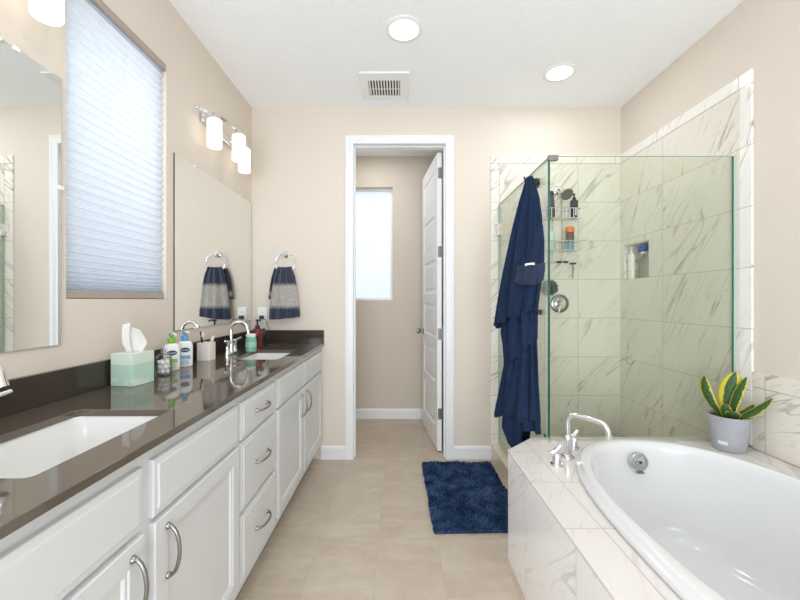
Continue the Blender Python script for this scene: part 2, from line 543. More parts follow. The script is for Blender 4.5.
# door casing and jamb (one trim, mitred look)
def casing(x0, x1, zt, y, ny):
    m = MB()
    w_, prof = 0.061, [(0, 0), (0, 0.012), (0.010, 0.016), (0.040, 0.016), (0.050, 0.021), (0.061, 0.021), (0.061, 0)]
    def ring(fn): return [fn(a, d) for a, d in prof]
    m.loft([ring(lambda a, d: (x0 - a, y + ny * d, 0)), ring(lambda a, d: (x0 - a, y + ny * d, zt + a)), ring(lambda a, d: (x1 + a, y + ny * d, zt + a)), ring(lambda a, d: (x1 + a, y + ny * d, 0))])
    return m
m = casing(DX0, DX1, DZ, YB, -1)
struct('trim_door_casing', m, M['trim'], smooth=20)
struct('trim_door_casing_inner', casing(DX0, DX1, DZ, YW0, 1), M['trim'], smooth=20)
m = MB()
m.box((DX0 - 0.02, YB, 0), (DX0, YW0, DZ)).box((DX1, YB, 0), (DX1 + 0.02, YW0, DZ)).box((DX0 - 0.02, YB, DZ), (DX1 + 0.02, YW0, DZ + 0.02))
m.box((DX0, YB + 0.04, 0), (DX0 + 0.010, YW0 - 0.042, DZ)).box((DX1 - 0.010, YB + 0.04, 0), (DX1, YW0 - 0.042, DZ)).box((DX0 + 0.01, YB + 0.04, DZ - 0.010), (DX1 - 0.01, YW0 - 0.042, DZ))
struct('trim_door_jamb', m, M['trim'], smooth=0)

# ---- toilet room door leaf, standing open into the toilet room
def door_leaf():
    wd, th, h = 0.705, 0.036, 2.425
    m = MB()
    # local: u along leaf from hinge, z up, faces at v=0 (room side when open: facing left) and v=th
    cols = (0.10, wd - 0.10)
    n = 6
    gap = 0.085
    bot = 0.17; top = 0.11
    ph = (h - bot - top - gap * (n - 1)) / n
    zs = [0, bot]
    for i in range(n):
        zs.append(zs[-1] + ph)
        if i < n - 1: zs.append(zs[-1] + gap)
    zs.append(h)
    us = [0, cols[0], cols[1], wd]
    for v, s_ in ((0.0, 1), (th, -1)):
        for i in range(3):
            for j in range(len(zs) - 1):
                a, b, c, d = us[i], us[i + 1], zs[j], zs[j + 1]
                if i == 1 and j % 2 == 1:
                    def rg(k, dep): return [(a + k, v + s_ * dep, c + k), (b - k, v + s_ * dep, c + k), (b - k, v + s_ * dep, d - k), (a + k, v + s_ * dep, d - k)]
                    m.loft([rg(0, 0), rg(0.012, 0.010), rg(0.022, 0.010), rg(0.050, 0.003)], True, False, True)
                else:
                    m.faces([(a, v, c), (b, v, c), (b, v, d), (a, v, d)], [(0, 1, 2, 3)])
    m.faces([(0, 0, 0), (0, th, 0), (0, th, h), (0, 0, h)], [(0, 1, 2, 3)])
    m.faces([(wd, 0, 0), (wd, th, 0), (wd, th, h), (wd, 0, h)], [(0, 1, 2, 3)])
    m.faces([(0, 0, 0), (wd, 0, 0), (wd, th, 0), (0, th, 0)], [(0, 1, 2, 3)])
    m.faces([(0, 0, h), (wd, 0, h), (wd, th, h), (0, th, h)], [(0, 1, 2, 3)])
    bmesh.ops.remove_doubles(m.bm, verts=m.bm.verts, dist=1e-5)
    return m, wd, th
HX, HY, HZ = 0.303, 3.088, 0.012
ang = R(96.5)
mdoor, wd, th = door_leaf()
def door_place(p):
    # u along (cos, sin), v towards the right of the leaf
    u, v, z = p
    return Vector((HX + u * math.cos(ang) + v * math.sin(ang), HY + u * math.sin(ang) - v * math.cos(ang), HZ + z))
for v in mdoor.bm.verts: v.co = door_place(v.co)
door = struct('door_1', mdoor, M['trim'], smooth=0, label='white panelled toilet room door standing open')
for zz in (0.30, 0.95, 1.62, 2.26):
    hm = MB()
    lo, hi = -0.045, 0.045
    def hp(u, v, z): return door_place((u, v, zz + z))
    P = [hp(-0.002, 0.006, lo), hp(-0.002, 0.034, lo), hp(-0.002, 0.034, hi), hp(-0.002, 0.006, hi), hp(-0.0005, 0.006, lo), hp(-0.0005, 0.034, lo), hp(-0.0005, 0.034, hi), hp(-0.0005, 0.006, hi)]
    hm.faces(P, [(0, 1, 2, 3), (4, 5, 6, 7), (0, 1, 5, 4), (1, 2, 6, 5), (2, 3, 7, 6), (3, 0, 4, 7)])
    hm.cyl(hp(-0.006, th + 0.004, lo), hp(-0.006, th + 0.004, hi), 0.006, n=12)
    obj('hinge', hm, M['nickel'], door)
km = MB()
for v, s_ in ((0.0, -1), (th, 1)):
    c = door_place((wd - 0.06, v, 0.925)); d = (door_place((0, s_, 0)) - door_place((0, 0, 0))).normalized()
    km.lathe([(0.031, 0.0), (0.031, 0.006), (0.012, 0.010), (0.011, 0.030), (0.022, 0.038), (0.027, 0.050), (0.024, 0.062), (0.010, 0.068)], c, d, 20)
obj('door_knob', km, M['nickel'], door)

# ---- windows
def win_frame(name, axis, fixed, a0, a1, z0, z1, m_pane, depth_dir, wd_=0.035):
    m = MB()
    def bx(a, b, c, d, dep0, dep1):
        if axis == 'Y': m.box((fixed + depth_dir * dep0, a, c), (fixed + depth_dir * dep1, b, d))
        else: m.box((a, fixed + depth_dir * dep0, c), (b, fixed + depth_dir * dep1, d))
    bx(a0, a0 + wd_, z0, z1, 0.07, 0.12); bx(a1 - wd_, a1, z0, z1, 0.07, 0.12)
    bx(a0 + wd_, a1 - wd_, z0, z0 + wd_, 0.07, 0.12); bx(a0 + wd_, a1 - wd_, z1 - wd_, z1, 0.07, 0.12)
    o = struct(name, m, M['vinyl'], bevel=0.003)
    p = MB()
    if axis == 'Y': p.box((fixed + depth_dir * 0.092, a0 + wd_ - 0.004, z0 + wd_ - 0.004), (fixed + depth_dir * 0.098, a1 - wd_ + 0.004, z1 - wd_ + 0.004))
    else: p.box((a0 + wd_ - 0.004, fixed + depth_dir * 0.092, z0 + wd_ - 0.004), (a1 - wd_ + 0.004, fixed + depth_dir * 0.098, z1 - wd_ + 0.004))
    obj('pane', p, m_pane, o)
    return o
win_frame('window_1', 'Y', XL, WY0, WY1, WZ0, WZ1, M['clear'], -1)
win_frame('window_2', 'X', YW1, VX0, VX1, VZ0, VZ1, M['frosted'], 1, 0.024)

# ---- shower tiling on the walls, niche, curb and pan
SX0 = 0.708            # tile starts on the back wall
SZ = 2.365
TT = 0.010
BW = 0.067
m = MB().box((SX0 + BW, YB - TT, 0), (XR, YB, SZ - BW))
struct('wall_shower_back', m, M['tile_back'], smooth=0, label='marble tiled back wall of the shower')
m = MB().box((SX0, YB - TT - 0.002, 0), (SX0 + BW, YB, SZ - BW)).prism([(SX0, SZ - BW), (SX0 + BW, SZ - BW), (XR, SZ - BW), (XR, SZ), (SX0, SZ)], YB - TT - 0.002, YB, plane='XZ')
struct('trim_shower_back_border', m, M['tile_border_back'], smooth=0, bevel=0.003)
SY0 = 1.847
m = MB()
x0, x1 = XR - TT, XR
m.box((x0, SY0 + BW, 0), (x1, NY0, SZ - BW)).box((x0, NY1, 0), (x1, YB - TT, SZ - BW)).box((x0, NY0, 0), (x1, NY1, NZ0)).box((x0, NY0, NZ1), (x1, NY1, SZ - BW))
# niche lining
m.box((x1, NY0, NZ0), (XR + ND, NY0 + 0.008, NZ1)).box((x1, NY1 - 0.008, NZ0), (XR + ND, NY1, NZ1)).box((x1, NY0, NZ0), (XR + ND, NY1, NZ0 + 0.008)).box((x1, NY0, NZ1 - 0.008), (XR + ND, NY1, NZ1)).box((XR + ND, NY0, NZ0), (XR + ND + 0.01, NY1, NZ1))
struct('wall_shower_right', m, M['tile_right'], smooth=0, label='marble tiled side wall of the shower with a niche')
m = MB().box((x0 - 0.002, SY0, 0.53), (x1, SY0 + BW, SZ)).box((x0 - 0.002, SY0 + BW, SZ - BW), (x1, YB - TT, SZ))
struct('trim_shower_side_border', m, M['tile_border_right'], smooth=0, bevel=0.003)
m = MB().box((0.71, 1.99, 0), (0.83, YB - TT, 0.125))
struct('trim_shower_curb', m, M['curb'], bevel=0.004)
struct('floor_shower', MB().box((0.83, 1.995, 0), (XR - TT, YB - TT, 0.03)), M['pan'], smooth=0)

# ------------------------------------------------------------------ tub deck
ZD = 0.52
TC = (1.12, 1.03); TA = (0.45, 0.855)
deck_out = [(0.517, -0.45), (XR - 0.0105, -0.45), (XR - 0.0105, 1.995), (0.694, 1.995), (0.517, 1.826)]
tub_deck = thing('tub_surround', 'raised marble tiled tub deck with a clipped corner', 'tub surround', (1.1, 0.8, 0))
hole = superell(*TC, TA[0] - 0.015, TA[1] - 0.015, 2.5, 72)
obj('deck_top', MB().prism(deck_out, ZD - 0.012, ZD, [hole]), M['tile_deck'], tub_deck, smooth=0, bevel=0.0025)
m = MB()
inner = [(0.537, -0.43), (XR - 0.02, -0.43), (XR - 0.02, 1.975), (0.702, 1.975), (0.537, 1.818)]
m.prism([(0.519, -0.448), (XR - 0.011, -0.448), (XR - 0.011, 1.993), (0.695, 1.993), (0.519, 1.825)], 0.0, ZD - 0.0125, [inner])
obj('front_panel', m, M['tile_front'], tub_deck, smooth=0)
m = MB().box((0.506, -0.44, 0), (0.5185, 1.826, 0.035))
m = MB().box((XR - TT, -0.45, ZD), (XR, SY0, 0.82)).box((XR - TT - 0.002, -0.45, 0.82), (XR, SY0, 0.892))
struct('wall_tub_splash', m, M['tile_splash'], smooth=0, bevel=0.002)

# ---- bathtub
bath = thing('bathtub', 'large white oval drop-in bathtub', 'bathtub', (TC[0], TC[1], ZD))
m = MB()
RG = []
def ring(cx, cy, ax, ay, e, z): RG.append([(x, y, z) for x, y in superell(cx, cy, ax, ay, e, 128)])
O = (TC[0], TC[1])
ring(*O, TA[0] - 0.004, TA[1] - 0.004, 2.5, ZD + 0.001)
ring(*O, TA[0], TA[1], 2.5, ZD + 0.006)
ring(*O, TA[0], TA[1], 2.5, ZD + 0.020)
ring(*O, TA[0] - 0.004, TA[1] - 0.004, 2.5, ZD + 0.024)
ring(*O, TA[0] - 0.012, TA[1] - 0.012, 2.5, ZD + 0.026)
ring(*O, TA[0] - 0.016, TA[1] - 0.016, 2.5, ZD + 0.036)
ring(*O, TA[0] - 0.024, TA[1] - 0.024, 2.5, ZD + 0.041)
I = (1.12, 1.13); IA = (0.400, 0.69)
for k_, j_, z_, e_ in ((0.006, 0.006, 0.0415, 2.35), (0.0, 0.0, 0.0395, 2.35), (-0.004, -0.005, 0.034, 2.35), (-0.008, -0.010, 0.010, 2.35), (-0.018, -0.026, -0.10, 2.35), (-0.032, -0.048, -0.22, 2.4),
                      (-0.046, -0.068, -0.31, 2.4), (-0.062, -0.088, -0.355, 2.4), (-0.086, -0.120, -0.385, 2.4), (-0.125, -0.165, -0.402, 2.4), (-0.18, -0.24, -0.410, 2.4)):
    ring(I[0], I[1], IA[0] + k_, IA[1] + j_, e_, ZD + z_)
ring(I[0], I[1], 0.08, 0.16, 2.2, ZD - 0.413)
m.loft(RG, True, False, True)
obj('shell', m, M['acrylic'], bath, smooth=60)
oc = Vector((1.115, 1.772, ZD - 0.035)); od = Vector((0.0, -1, 0.14)).normalized()
m = MB().lathe([(0.040, -0.012), (0.040, 0.006), (0.037, 0.009), (0.031, 0.009), (0.030, 0.006), (0.021, 0.006), (0.020, 0.010), (0.004, 0.011)], oc, od, 32)
ov = obj('overflow_plate', m, plain('satin_chrome', (196, 196, 198), 0.22, 1.0), bath)
m = MB().lathe([(0.0065, 0.0), (0.0065, 0.013), (0.003, 0.015)], oc, od, 14)
obj('overflow_screw', m, M['bronze'], ov)
m = MB().box((oc.x - 0.016, oc.y - 0.016, oc.z - 0.050), (oc.x + 0.016, oc.y - 0.002, oc.z - 0.044))
obj('maker_mark', m, M['grey_plastic'], bath)
m = MB().lathe([(0.032, 0), (0.032, 0.004), (0.022, 0.007), (0.006, 0.010)], (1.10, 1.46, ZD - 0.4115), 'Z', 24)
obj('drain', m, M['chrome'], bath)

# ---- roman tub filler on the deck corner
tf = thing('tub_faucet', 'chrome arched tub filler with two handles on the deck corner', 'faucet', (0.767, 1.74, ZD))
def disk_base(c, r):
    return [(r, 0), (r, 0.004), (r * 0.92, 0.008), (r * 0.70, 0.010)]
m = MB().lathe(disk_base(0, 0.030) + [(0.017, 0.014), (0.017, 0.072), (0.0185, 0.078), (0.0185, 0.098), (0.014, 0.104)], (0.767, 1.74, ZD), 'Z', 28)
obj('spout_base', m, M['chrome'], tf)
sd = Vector((0.74, -0.67, 0)).normalized()
def sp(h, z): return (0.767 + sd.x * h, 1.74 + sd.y * h, ZD + z)
path = [sp(0, 0.09), sp(0, 0.155)] + arc((0.032, 0.155), 0.032, 180, 95, 7, lambda a, b: sp(a, b + 0.010)) + [sp(0.07, 0.196), sp(0.115, 0.193)] + arc((0.122, 0.148), 0.044, 80, 8, 7, lambda a, b: sp(a + 0.002, b)) + [sp(0.171, 0.134)]
m = MB().tube(path, 0.0115, 16)
m.cyl(sp(0.1705, 0.137), sp(0.1735, 0.121), 0.0135)
obj('spout', m, M['chrome'], tf)
for (hx, hy) in ((0.682, 1.655), (0.843, 1.846)):
    m = MB().lathe(disk_base(0, 0.027) + [(0.018, 0.012), (0.018, 0.048), (0.016, 0.052), (0.010, 0.056)], (hx, hy, ZD), 'Z', 24)
    hb = obj('handle_base', m, M['chrome'], tf)
    m = MB().tube([(hx - 0.022, hy - 0.004, ZD + 0.050), (hx, hy, ZD + 0.062), (hx + 0.020, hy + 0.004, ZD + 0.086)], [0.011, 0.013, 0.009], 14)
    obj('lever', m, M['chrome'], hb)

# ------------------------------------------------------------------ shower glass
GX, GY, GZ = 0.765, 1.939, 1.972
def glass_panel(name, mb, parent):
    o = obj(name, mb, [M['glass'], M['glass_edge'], M['glass_rim']], parent, smooth=0)
    return o
def mark_edges(mb, axis, thick=0.012):
    """narrow side faces of a sheet take the green edge material"""
    bmesh.ops.recalc_face_normals(mb.bm, faces=mb.bm.faces)
    for f in mb.bm.faces:
        # polished vertical edges look deep green end-on, the others pale
        f.material_index = 0 if abs(f.normal[axis]) > 0.9 else (2 if abs(f.normal.z) > 0.9 or f.normal.y > 0.9 else 1)
sdr = thing('shower_door', 'frameless clear glass shower door hinged on the back wall', 'shower door', (GX, 2.45, 0.13))
m = MB().prism([(2.008, 0.135), (2.935, 0.135), (2.935, GZ), (1.952, GZ), (1.952, 0.535), (2.008, 0.535)], GX - 0.006, GX + 0.006, plane='YZ')
mark_edges(m, 0)
glass_panel('glass', m, sdr)
for z in (1.78, 0.40):
    m = MB().box((GX - 0.014, 2.905, z - 0.045), (GX + 0.014, 2.9505, z + 0.045)).box((GX - 0.030, 2.942, z - 0.045), (GX + 0.030, 2.951, z + 0.045)).cyl((GX - 0.016, 2.925, z + 0.02), (GX - 0.012, 2.925, z + 0.02), 0.008, n=12).cyl((GX - 0.016, 2.925, z - 0.02), (GX - 0.012, 2.925, z - 0.02), 0.008, n=12)
    obj('hinge', m, M['chrome'], sdr, bevel=0.002)
m = MB()
for s_ in (-1, 1):
    m.lathe([(0.012, 0.0065), (0.010, 0.016), (0.017, 0.022), (0.018, 0.036), (0.014, 0.040)], (GX, 2.16, 1.17), Vector((s_, 0, 0)), 18)
obj('knob', m, M['bronze'], sdr)
fx = thing('shower_screen', 'fixed clear glass panel standing on the tub deck', 'shower glass', (1.24, GY, ZD))
m = MB().box((GX - 0.005, GY - 0.005, ZD + 0.010), (XR - TT - 0.013, GY + 0.005, GZ))
mark_edges(m, 1)
glass_panel('glass', m, fx)
obj('wall_seal', MB().box((XR - TT - 0.0125, GY - 0.006, ZD), (XR - TT - 0.0003, GY + 0.006, GZ)), M['glass_rim'], fx, smooth=0)
obj('deck_channel', MB().box((GX, GY - 0.008, ZD), (XR - TT - 0.013, GY + 0.008, ZD + 0.011)), M['chrome'], fx, smooth=0)
obj('corner_clip', MB().box((GX - 0.010, GY - 0.012, GZ - 0.022), (GX + 0.040, GY + 0.014, GZ + 0.004)), M['nickel'], fx, bevel=0.002)

# ---- round hook on the door
HKY, HKZ = 2.150, 1.900
hk = thing('towel_hook', 'dark round hook on the shower door glass above the navy towel', 'hook', (GX, HKY, HKZ))
m = MB().lathe([(0.029, -0.016), (0.029, -0.006), (0.026, -0.0055)], (GX, HKY, HKZ), 'X', 28)
obj('mount', m, M['bronze'], hk)
m = MB().lathe([(0.029, 0.0055), (0.029, 0.016), (0.024, 0.019)], (GX, HKY, HKZ), 'X', 28)
obj('backing_disc', m, M['bronze'], hk)
m = MB().tube([(GX - 0.014, HKY, HKZ), (GX - 0.04, HKY - 0.004, HKZ - 0.004), (GX - 0.058, HKY - 0.006, HKZ + 0.006), (GX - 0.064, HKY - 0.006, HKZ + 0.034)], [0.007, 0.007, 0.006, 0.005], 10)
obj('prong', m, M['bronze'], hk)

# ---- navy towel hanging on that hook
def interp(tab, y):
    if y <= tab[0][0]: return tab[0][1:]
    for a, b in zip(tab, tab[1:]):
        if y <= b[0]:
            f = (y - a[0]) / (b[0] - a[0])
            return tuple(p + (q - p) * f for p, q in zip(a[1:], b[1:]))
    return tab[-1][1:]
# height, near end x y, far end x y, half thickness
def end_pts(px_l, px_r, x_in):
    yn = x_in * 380 / (px_r - 400)
    ux, uy = -0.36, 0.93
    k = (px_l - 400) / 380
    s_ = (x_in - k * yn) / (k * uy - ux)
    return (x_in, yn), (x_in + ux * s_, yn + uy * s_)
def drape_table(rows):
    out = []
    for y, l, r, b, xi in rows:
        n, f = end_pts(l, r, xi)
        ym = (n[1] + f[1]) / 2
        z = 1.239 - (y - 300) * ym / 380
        out.append((-z, n[0], n[1], f[0], f[1], b))
    return out
TA_ROWS = drape_table([(177, 526.5, 532.5, 0.010, 0.705), (184, 524.5, 534.5, 0.015, 0.708), (200, 519.5, 539, 0.024, 0.718), (220, 515, 541.5, 0.032, 0.726), (245, 510, 543, 0.036, 0.728), (270, 505, 543, 0.040, 0.727), (300, 500, 539, 0.042, 0.720), (330, 495.5, 536, 0.044, 0.714), (362, 496, 536, 0.044, 0.712)])
TB_ROWS = drape_table([(300, 505, 536, 0.030, 0.718), (335, 501, 536, 0.034, 0.718), (362, 507, 537, 0.034, 0.720), (400, 500, 539, 0.040, 0.722), (424, 496, 540.5, 0.044, 0.722), (446, 500, 542, 0.046, 0.722)])
def drape(tab, zt, zbot, t0, t1, nt, nz, grow=0.0, amp=0.010, seed=0.0, close=True, fold_n=9, t1_top=None):
    """gathered cloth: an upright sleeve of folds whose section follows the table; zbot(t) is the hem"""
    rings = []
    for i in range(nz + 1):
        row = []
        for k in range(nt if close else nt + 1):
            q = i / nz
            te = t1 if t1_top is None else t1_top + (t1 - t1_top) * q
            t_ = t0 + (te - t0) * k / nt
            z = zt + (zbot(t_) - zt) * q
            nx, ny, fx_, fy, b = interp(tab, -z)
            cx, cy = (nx + fx_) / 2, (ny + fy) / 2
            ux, uy = (fx_ - nx) / 2, (fy - ny) / 2
            a = math.hypot(ux, uy); ux, uy = ux / a, uy / a
            vx, vy = -uy, ux                      # towards the room
            a += grow * 0.6; b += grow
            am = amp * min(1, q * 2.0 + 0.15)
            def pl_(x): return 1.6 * abs(math.sin(x)) - 1.0      # soft rolls meeting in creases
            rip = am * (pl_(fold_n * 0.5 * t_ + seed + 0.5 * q) + 0.5 * pl_((fold_n * 0.5 + 1.5) * t_ + 2.3 * seed - 0.9 * q) + 0.25 * math.sin(11 * t_ + seed + 3 * q))
            ca, sa = math.cos(t_), math.sin(t_)
            du = ca * (a) + ca * rip * 0.4
            dv = sa * (b + rip) if sa > 0 else sa * (b * 0.5 + rip * 0.3)
            row.append((cx - ux * du + vx * dv, cy - uy * du + vy * dv, z + 0.002 * math.sin(9 * t_ + seed)))
        rings.append(row)
    m = MB()
    m.loft(rings, close, False, False)
    return m
TM_ROWS = drape_table([(270, 509, 537, 0.030, 0.718), (335, 502.5, 536.5, 0.036, 0.720), (362, 506, 537, 0.038, 0.722), (380, 506, 537, 0.038, 0.722)])
TB_ROWS = drape_table([(320, 508, 536, 0.028, 0.722), (362, 508, 537, 0.032, 0.722), (390, 503, 538.5, 0.038, 0.724), (422, 496.5, 540, 0.044, 0.724), (446, 498, 541, 0.046, 0.724)])
TC_ROWS = drape_table([(380, 508, 538, 0.026, 0.728), (410, 505, 540, 0.034, 0.730), (436, 504, 542.5, 0.040, 0.730), (450, 510, 544, 0.040, 0.730)])
tw = thing('bath_towel', 'navy blue terry bath towel hanging on the shower door', 'towel', (0.69, 2.2, 0.45))
zt = -TA_ROWS[0][0]
def far(t_): return max(0.0, -math.cos(t_))
def near(t_): return max(0.0, math.cos(t_))
def zb_a(t_): return 1.155 - 0.085 * far(t_) ** 0.7 + 0.02 * near(t_) + 0.012 * math.sin(3 * t_)
m = drape(TA_ROWS, zt, zb_a, 0, 2 * PI, 180, 60, amp=0.021, seed=0.6)
m.bm.faces.new([v for v in m.bm.verts][:180])
obj('outer_layer', m, M['navy'], tw, smooth=80)
m = drape(TM_ROWS, 1.30, lambda t_: 0.985 - 0.115 * far(t_) ** 0.8 - 0.07 * max(0, math.sin(t_)) ** 2 + 0.05 * near(t_), 0, 2 * PI, 180, 50, amp=0.020, seed=1.3, fold_n=7)
obj('middle_layer', m, M['navy'], tw, smooth=80)
m = drape(TB_ROWS, 1.10, lambda t_: 0.585 - 0.045 * far(t_) + 0.012 * math.sin(4 * t_ + 0.6) + 0.02 * near(t_), 0, 2 * PI, 180, 60, amp=0.023, seed=2.1)
obj('inner_layer', m, M['navy'], tw, smooth=80)
m = drape(TC_ROWS, 0.74, lambda t_: 0.415 + 0.130 * min(1.0, near(t_) / 0.42) + 0.020 * math.sin(3 * t_ + 0.6) * (1 - min(1.0, near(t_) / 0.42)), 0, 2 * PI, 180, 40, amp=0.018, seed=0.2, fold_n=7)
obj('lowest_layer', m, M['navy'], tw, smooth=80)
m = drape(TA_ROWS, 1.62, lambda t_: 1.42 + 0.012 * math.sin(t_), R(-14), R(82), 40, 30, grow=0.012, amp=0.012, seed=0.6, close=False, t1_top=R(24))
obj('folded_flap', m, M['navy'], tw, smooth=80)
m = drape(TA_ROWS, 1.425, lambda t_: 1.338 - 0.024 * math.sin(2 * t_), R(-14), R(84), 40, 10, grow=0.015, amp=0.010, seed=0.6, close=False)
ob = obj('hem_band', m, M['navy_band'], tw, smooth=80)
sol = ob.modifiers.new('thick', 'SOLIDIFY'); sol.thickness = 0.003
m = drape(TA_ROWS, 1.428, lambda t_: 1.417, R(36), R(60), 16, 3, grow=0.0225, amp=0.010, seed=0.6, close=False)
ob = obj('tag', m, M['white_plastic'], tw, smooth=80); ob['label'] = 'small white cloth tag'
sol = ob.modifiers.new('thick', 'SOLIDIFY'); sol.thickness = 0.002

# ------------------------------------------------------------------ shower fittings on the back wall
YT = YB - TT
def bx_(px): return (px - 400) / 128.3 * (2.90 / 2.962)
def bz_(py): return 1.239 + (300 - py) / 128.3 * (2.90 / 2.962)
m = MB()
sx_, sz_ = 1.222, 2.090
sh = thing('showerhead', 'chrome shower head on a bent arm above the wire caddy', 'shower head', (sx_, YT, sz_))
m = MB().lathe([(0.034, -0.0003), (0.032, -0.010), (0.014, -0.016)], (sx_, YT, sz_), 'Y', 24)
obj('flange', m, M['chrome'], sh)
m = MB().tube([(sx_, YT, sz_), (sx_ + 0.002, YT - 0.04, sz_ + 0.004), (sx_ + 0.008, YT - 0.085, sz_ - 0.016), (sx_ + 0.014, YT - 0.105, sz_ - 0.045)], 0.010, 12)
obj('arm', m, M['chrome'], sh)
ax = Vector((0.12, -0.72, -0.62)).normalized()
m = MB().lathe([(0.012, -0.005), (0.018, 0.008), (0.030, 0.016), (0.044, 0.028), (0.047, 0.034), (0.044, 0.038), (0.010, 0.039)], (sx_ + 0.014, YT - 0.105, sz_ - 0.045), ax, 28)
obj('spray_face', m, M['nickel'], sh)

# hanging wire caddy
CY0, CY1 = YT - 0.020, YT - 0.120
cx0, cx1 = bx_(541), bx_(577)
zt1, zb1 = bz_(210), bz_(219.5)
zt2, zb2 = bz_(242), bz_(251)
zt3 = bz_(262.5)
cd = thing('shower_caddy', 'two tier wire shower caddy hanging from the shower arm', 'caddy', (sx_, YT - 0.06, 1.5))
m = MB()
for x in (cx0 + 0.10, cx1 - 0.10):
    m.tube([(sx_, CY0 - 0.006, sz_ + 0.016), (sx_ + (x - sx_) * 0.5, CY0, sz_ + 0.004), (x, CY0, sz_ - 0.06), (x, CY0, zt3)], 0.0035, 8)
obj('hanger', m, M['chrome'], cd)
def basket(zt_, zb_):
    m = MB()
    for z in (zt_, zb_):
        m.tube([(cx0, CY0, z), (cx0, CY1, z), (cx1, CY1, z), (cx1, CY0, z), (cx0, CY0, z)], 0.003, 8)
    n = 10
    for i in range(n + 1):
        x = cx0 + (cx1 - cx0) * i / n
        m.tube([(x, CY0, zb_), (x, CY1, zb_), (x, CY1, zt_)], 0.0018, 6)
    for y in (CY0 - 0.03, CY0 - 0.06): m.tube([(cx0, y, zb_), (cx1, y, zb_)], 0.0018, 6)
    m.tube([(cx1, CY1 + 0.01, zt_), (cx1 + 0.03, CY1 - 0.005, zt_ + 0.002), (cx1 + 0.045, CY1 - 0.01, zt_ + 0.014)], 0.0028, 8)
    return m
obj('basket', basket(zt1, zb1), M['chrome'], cd)
obj('basket', basket(zt2, zb2), M['chrome'], cd)
m = MB().tube([(cx0 + 0.01, CY0, zt3), (cx0 + 0.01, CY1 + 0.03, zt3), (cx1 - 0.01, CY1 + 0.03, zt3), (cx1 - 0.01, CY0, zt3), (cx0 + 0.01, CY0, zt3)], 0.003, 8)
for x in (cx0 + 0.05, cx1 - 0.03):
    m.tube([(x, CY1 + 0.03, zt3), (x, CY1 + 0.02, zt3 - 0.014), (x, CY1 + 0.005, zt3 - 0.010)], 0.0025, 8)
obj('hook_rail', m, M['chrome'], cd)

def bottle(name, label, cat, c, prof, mat, cap_prof=None, cap_mat=None, sx=1.0, sy=1.0, group=None, nozzle=None, body='body', cap='cap', extra=None):
    t_ = thing(name, label, cat, c, group)
    m = MB().lathe(prof, (0, 0, 0), 'Z', 28)
    for v in m.bm.verts: v.co = Vector((v.co.x * sx + c[0], v.co.y * sy + c[1], v.co.z + c[2]))
    b = obj(body, m, mat, t_)
    k = None
    if cap_prof:
        m = MB().lathe(cap_prof, c, 'Z', 24)
        if nozzle:
            (dx, dy), L, zn, rn = nozzle
            m.tube([(c[0], c[1], c[2] + zn), (c[0] + dx * L * 0.6, c[1] + dy * L * 0.6, c[2] + zn + 0.001), (c[0] + dx * L, c[1] + dy * L, c[2] + zn - 0.006)], [rn, rn * 0.9, rn * 0.7], 10)
        k = obj(cap, m, cap_mat, t_)
    return t_, b, k
M['dark_bottle'] = plain('dark_bottle', (40, 44, 50), 0.25)
M['slate_bottle'] = plain('slate_bottle', (52, 62, 74), 0.3)
M['orange'] = plain('orange_cap', (232, 130, 40), 0.4)
M['brown_bottle'] = plain('brown_bottle', (92, 74, 62), 0.3)
M['blue_label'] = plain('blue_label', (96, 150, 184), 0.4)
M['pale_aqua'] = plain('pale_aqua_plastic', (206, 226, 222), 0.35)
yb = (CY0 + CY1) / 2
def onb(px, z): return (bx_(px), yb, z)
z1, z2 = zb1 + 0.0035, zb2 + 0.0035
bottle('shampoo_bottle', 'dark slate bottle on the caddy top shelf, beside the glass edge', 'bottle', onb(550, z1), [(0.026, 0), (0.032, 0.004), (0.032, 0.06), (0.024, 0.13), (0.021, 0.170)], M['slate_bottle'], [(0.020, 0.171), (0.020, 0.200), (0.016, 0.206)], M['dark_bottle'])
tb_, bb_, kk_ = bottle('pump_bottle', 'black pump bottle on the caddy top shelf', 'bottle', onb(573, z1), [(0.026, 0), (0.029, 0.003), (0.029, 0.125), (0.024, 0.138), (0.010, 0.146)], M['dark_bottle'], [(0.013, 0.146), (0.013, 0.160), (0.005, 0.162), (0.005, 0.176), (0.010, 0.178), (0.010, 0.186)], M['black_plastic'], nozzle=((-0.6, -0.8), 0.035, 0.182, 0.005), cap='pump')
m = MB().lathe([(0.0295, 0.035), (0.0295, 0.110)], onb(573, z1), 'Z', 28, False, False)
obj('label_panel', MB().box((bx_(573) - 0.004, yb - 0.0305, z1 + 0.02), (bx_(573) + 0.004, yb - 0.029, z1 + 0.075)), M['white_plastic'], tb_)
tb_, bb_, kk_ = bottle('shampoo_bottle', 'brown bottle with an orange cap on the lower caddy shelf', 'bottle', onb(569, z2), [(0.026, 0), (0.029, 0.004), (0.029, 0.125), (0.024, 0.134)], M['brown_bottle'], [(0.030, 0.134), (0.032, 0.138), (0.030, 0.172), (0.026, 0.176)], M['orange'])
m = MB().lathe([(0.0285, 0.004), (0.0298, 0.005), (0.0298, 0.055), (0.0285, 0.056)], onb(569, z2), 'Z', 28, False, False)
obj('label_sleeve', m, M['blue_label'], tb_)
bottle('conditioner_bottle', 'pale aqua bottle on the lower caddy shelf, beside the glass edge', 'bottle', onb(549, z2), [(0.022, 0), (0.026, 0.004), (0.028, 0.05), (0.032, 0.135), (0.030, 0.14)], M['pale_aqua'], [(0.022, 0.0), (0.020, -0.001)], M['white_plastic'], sy=0.8)
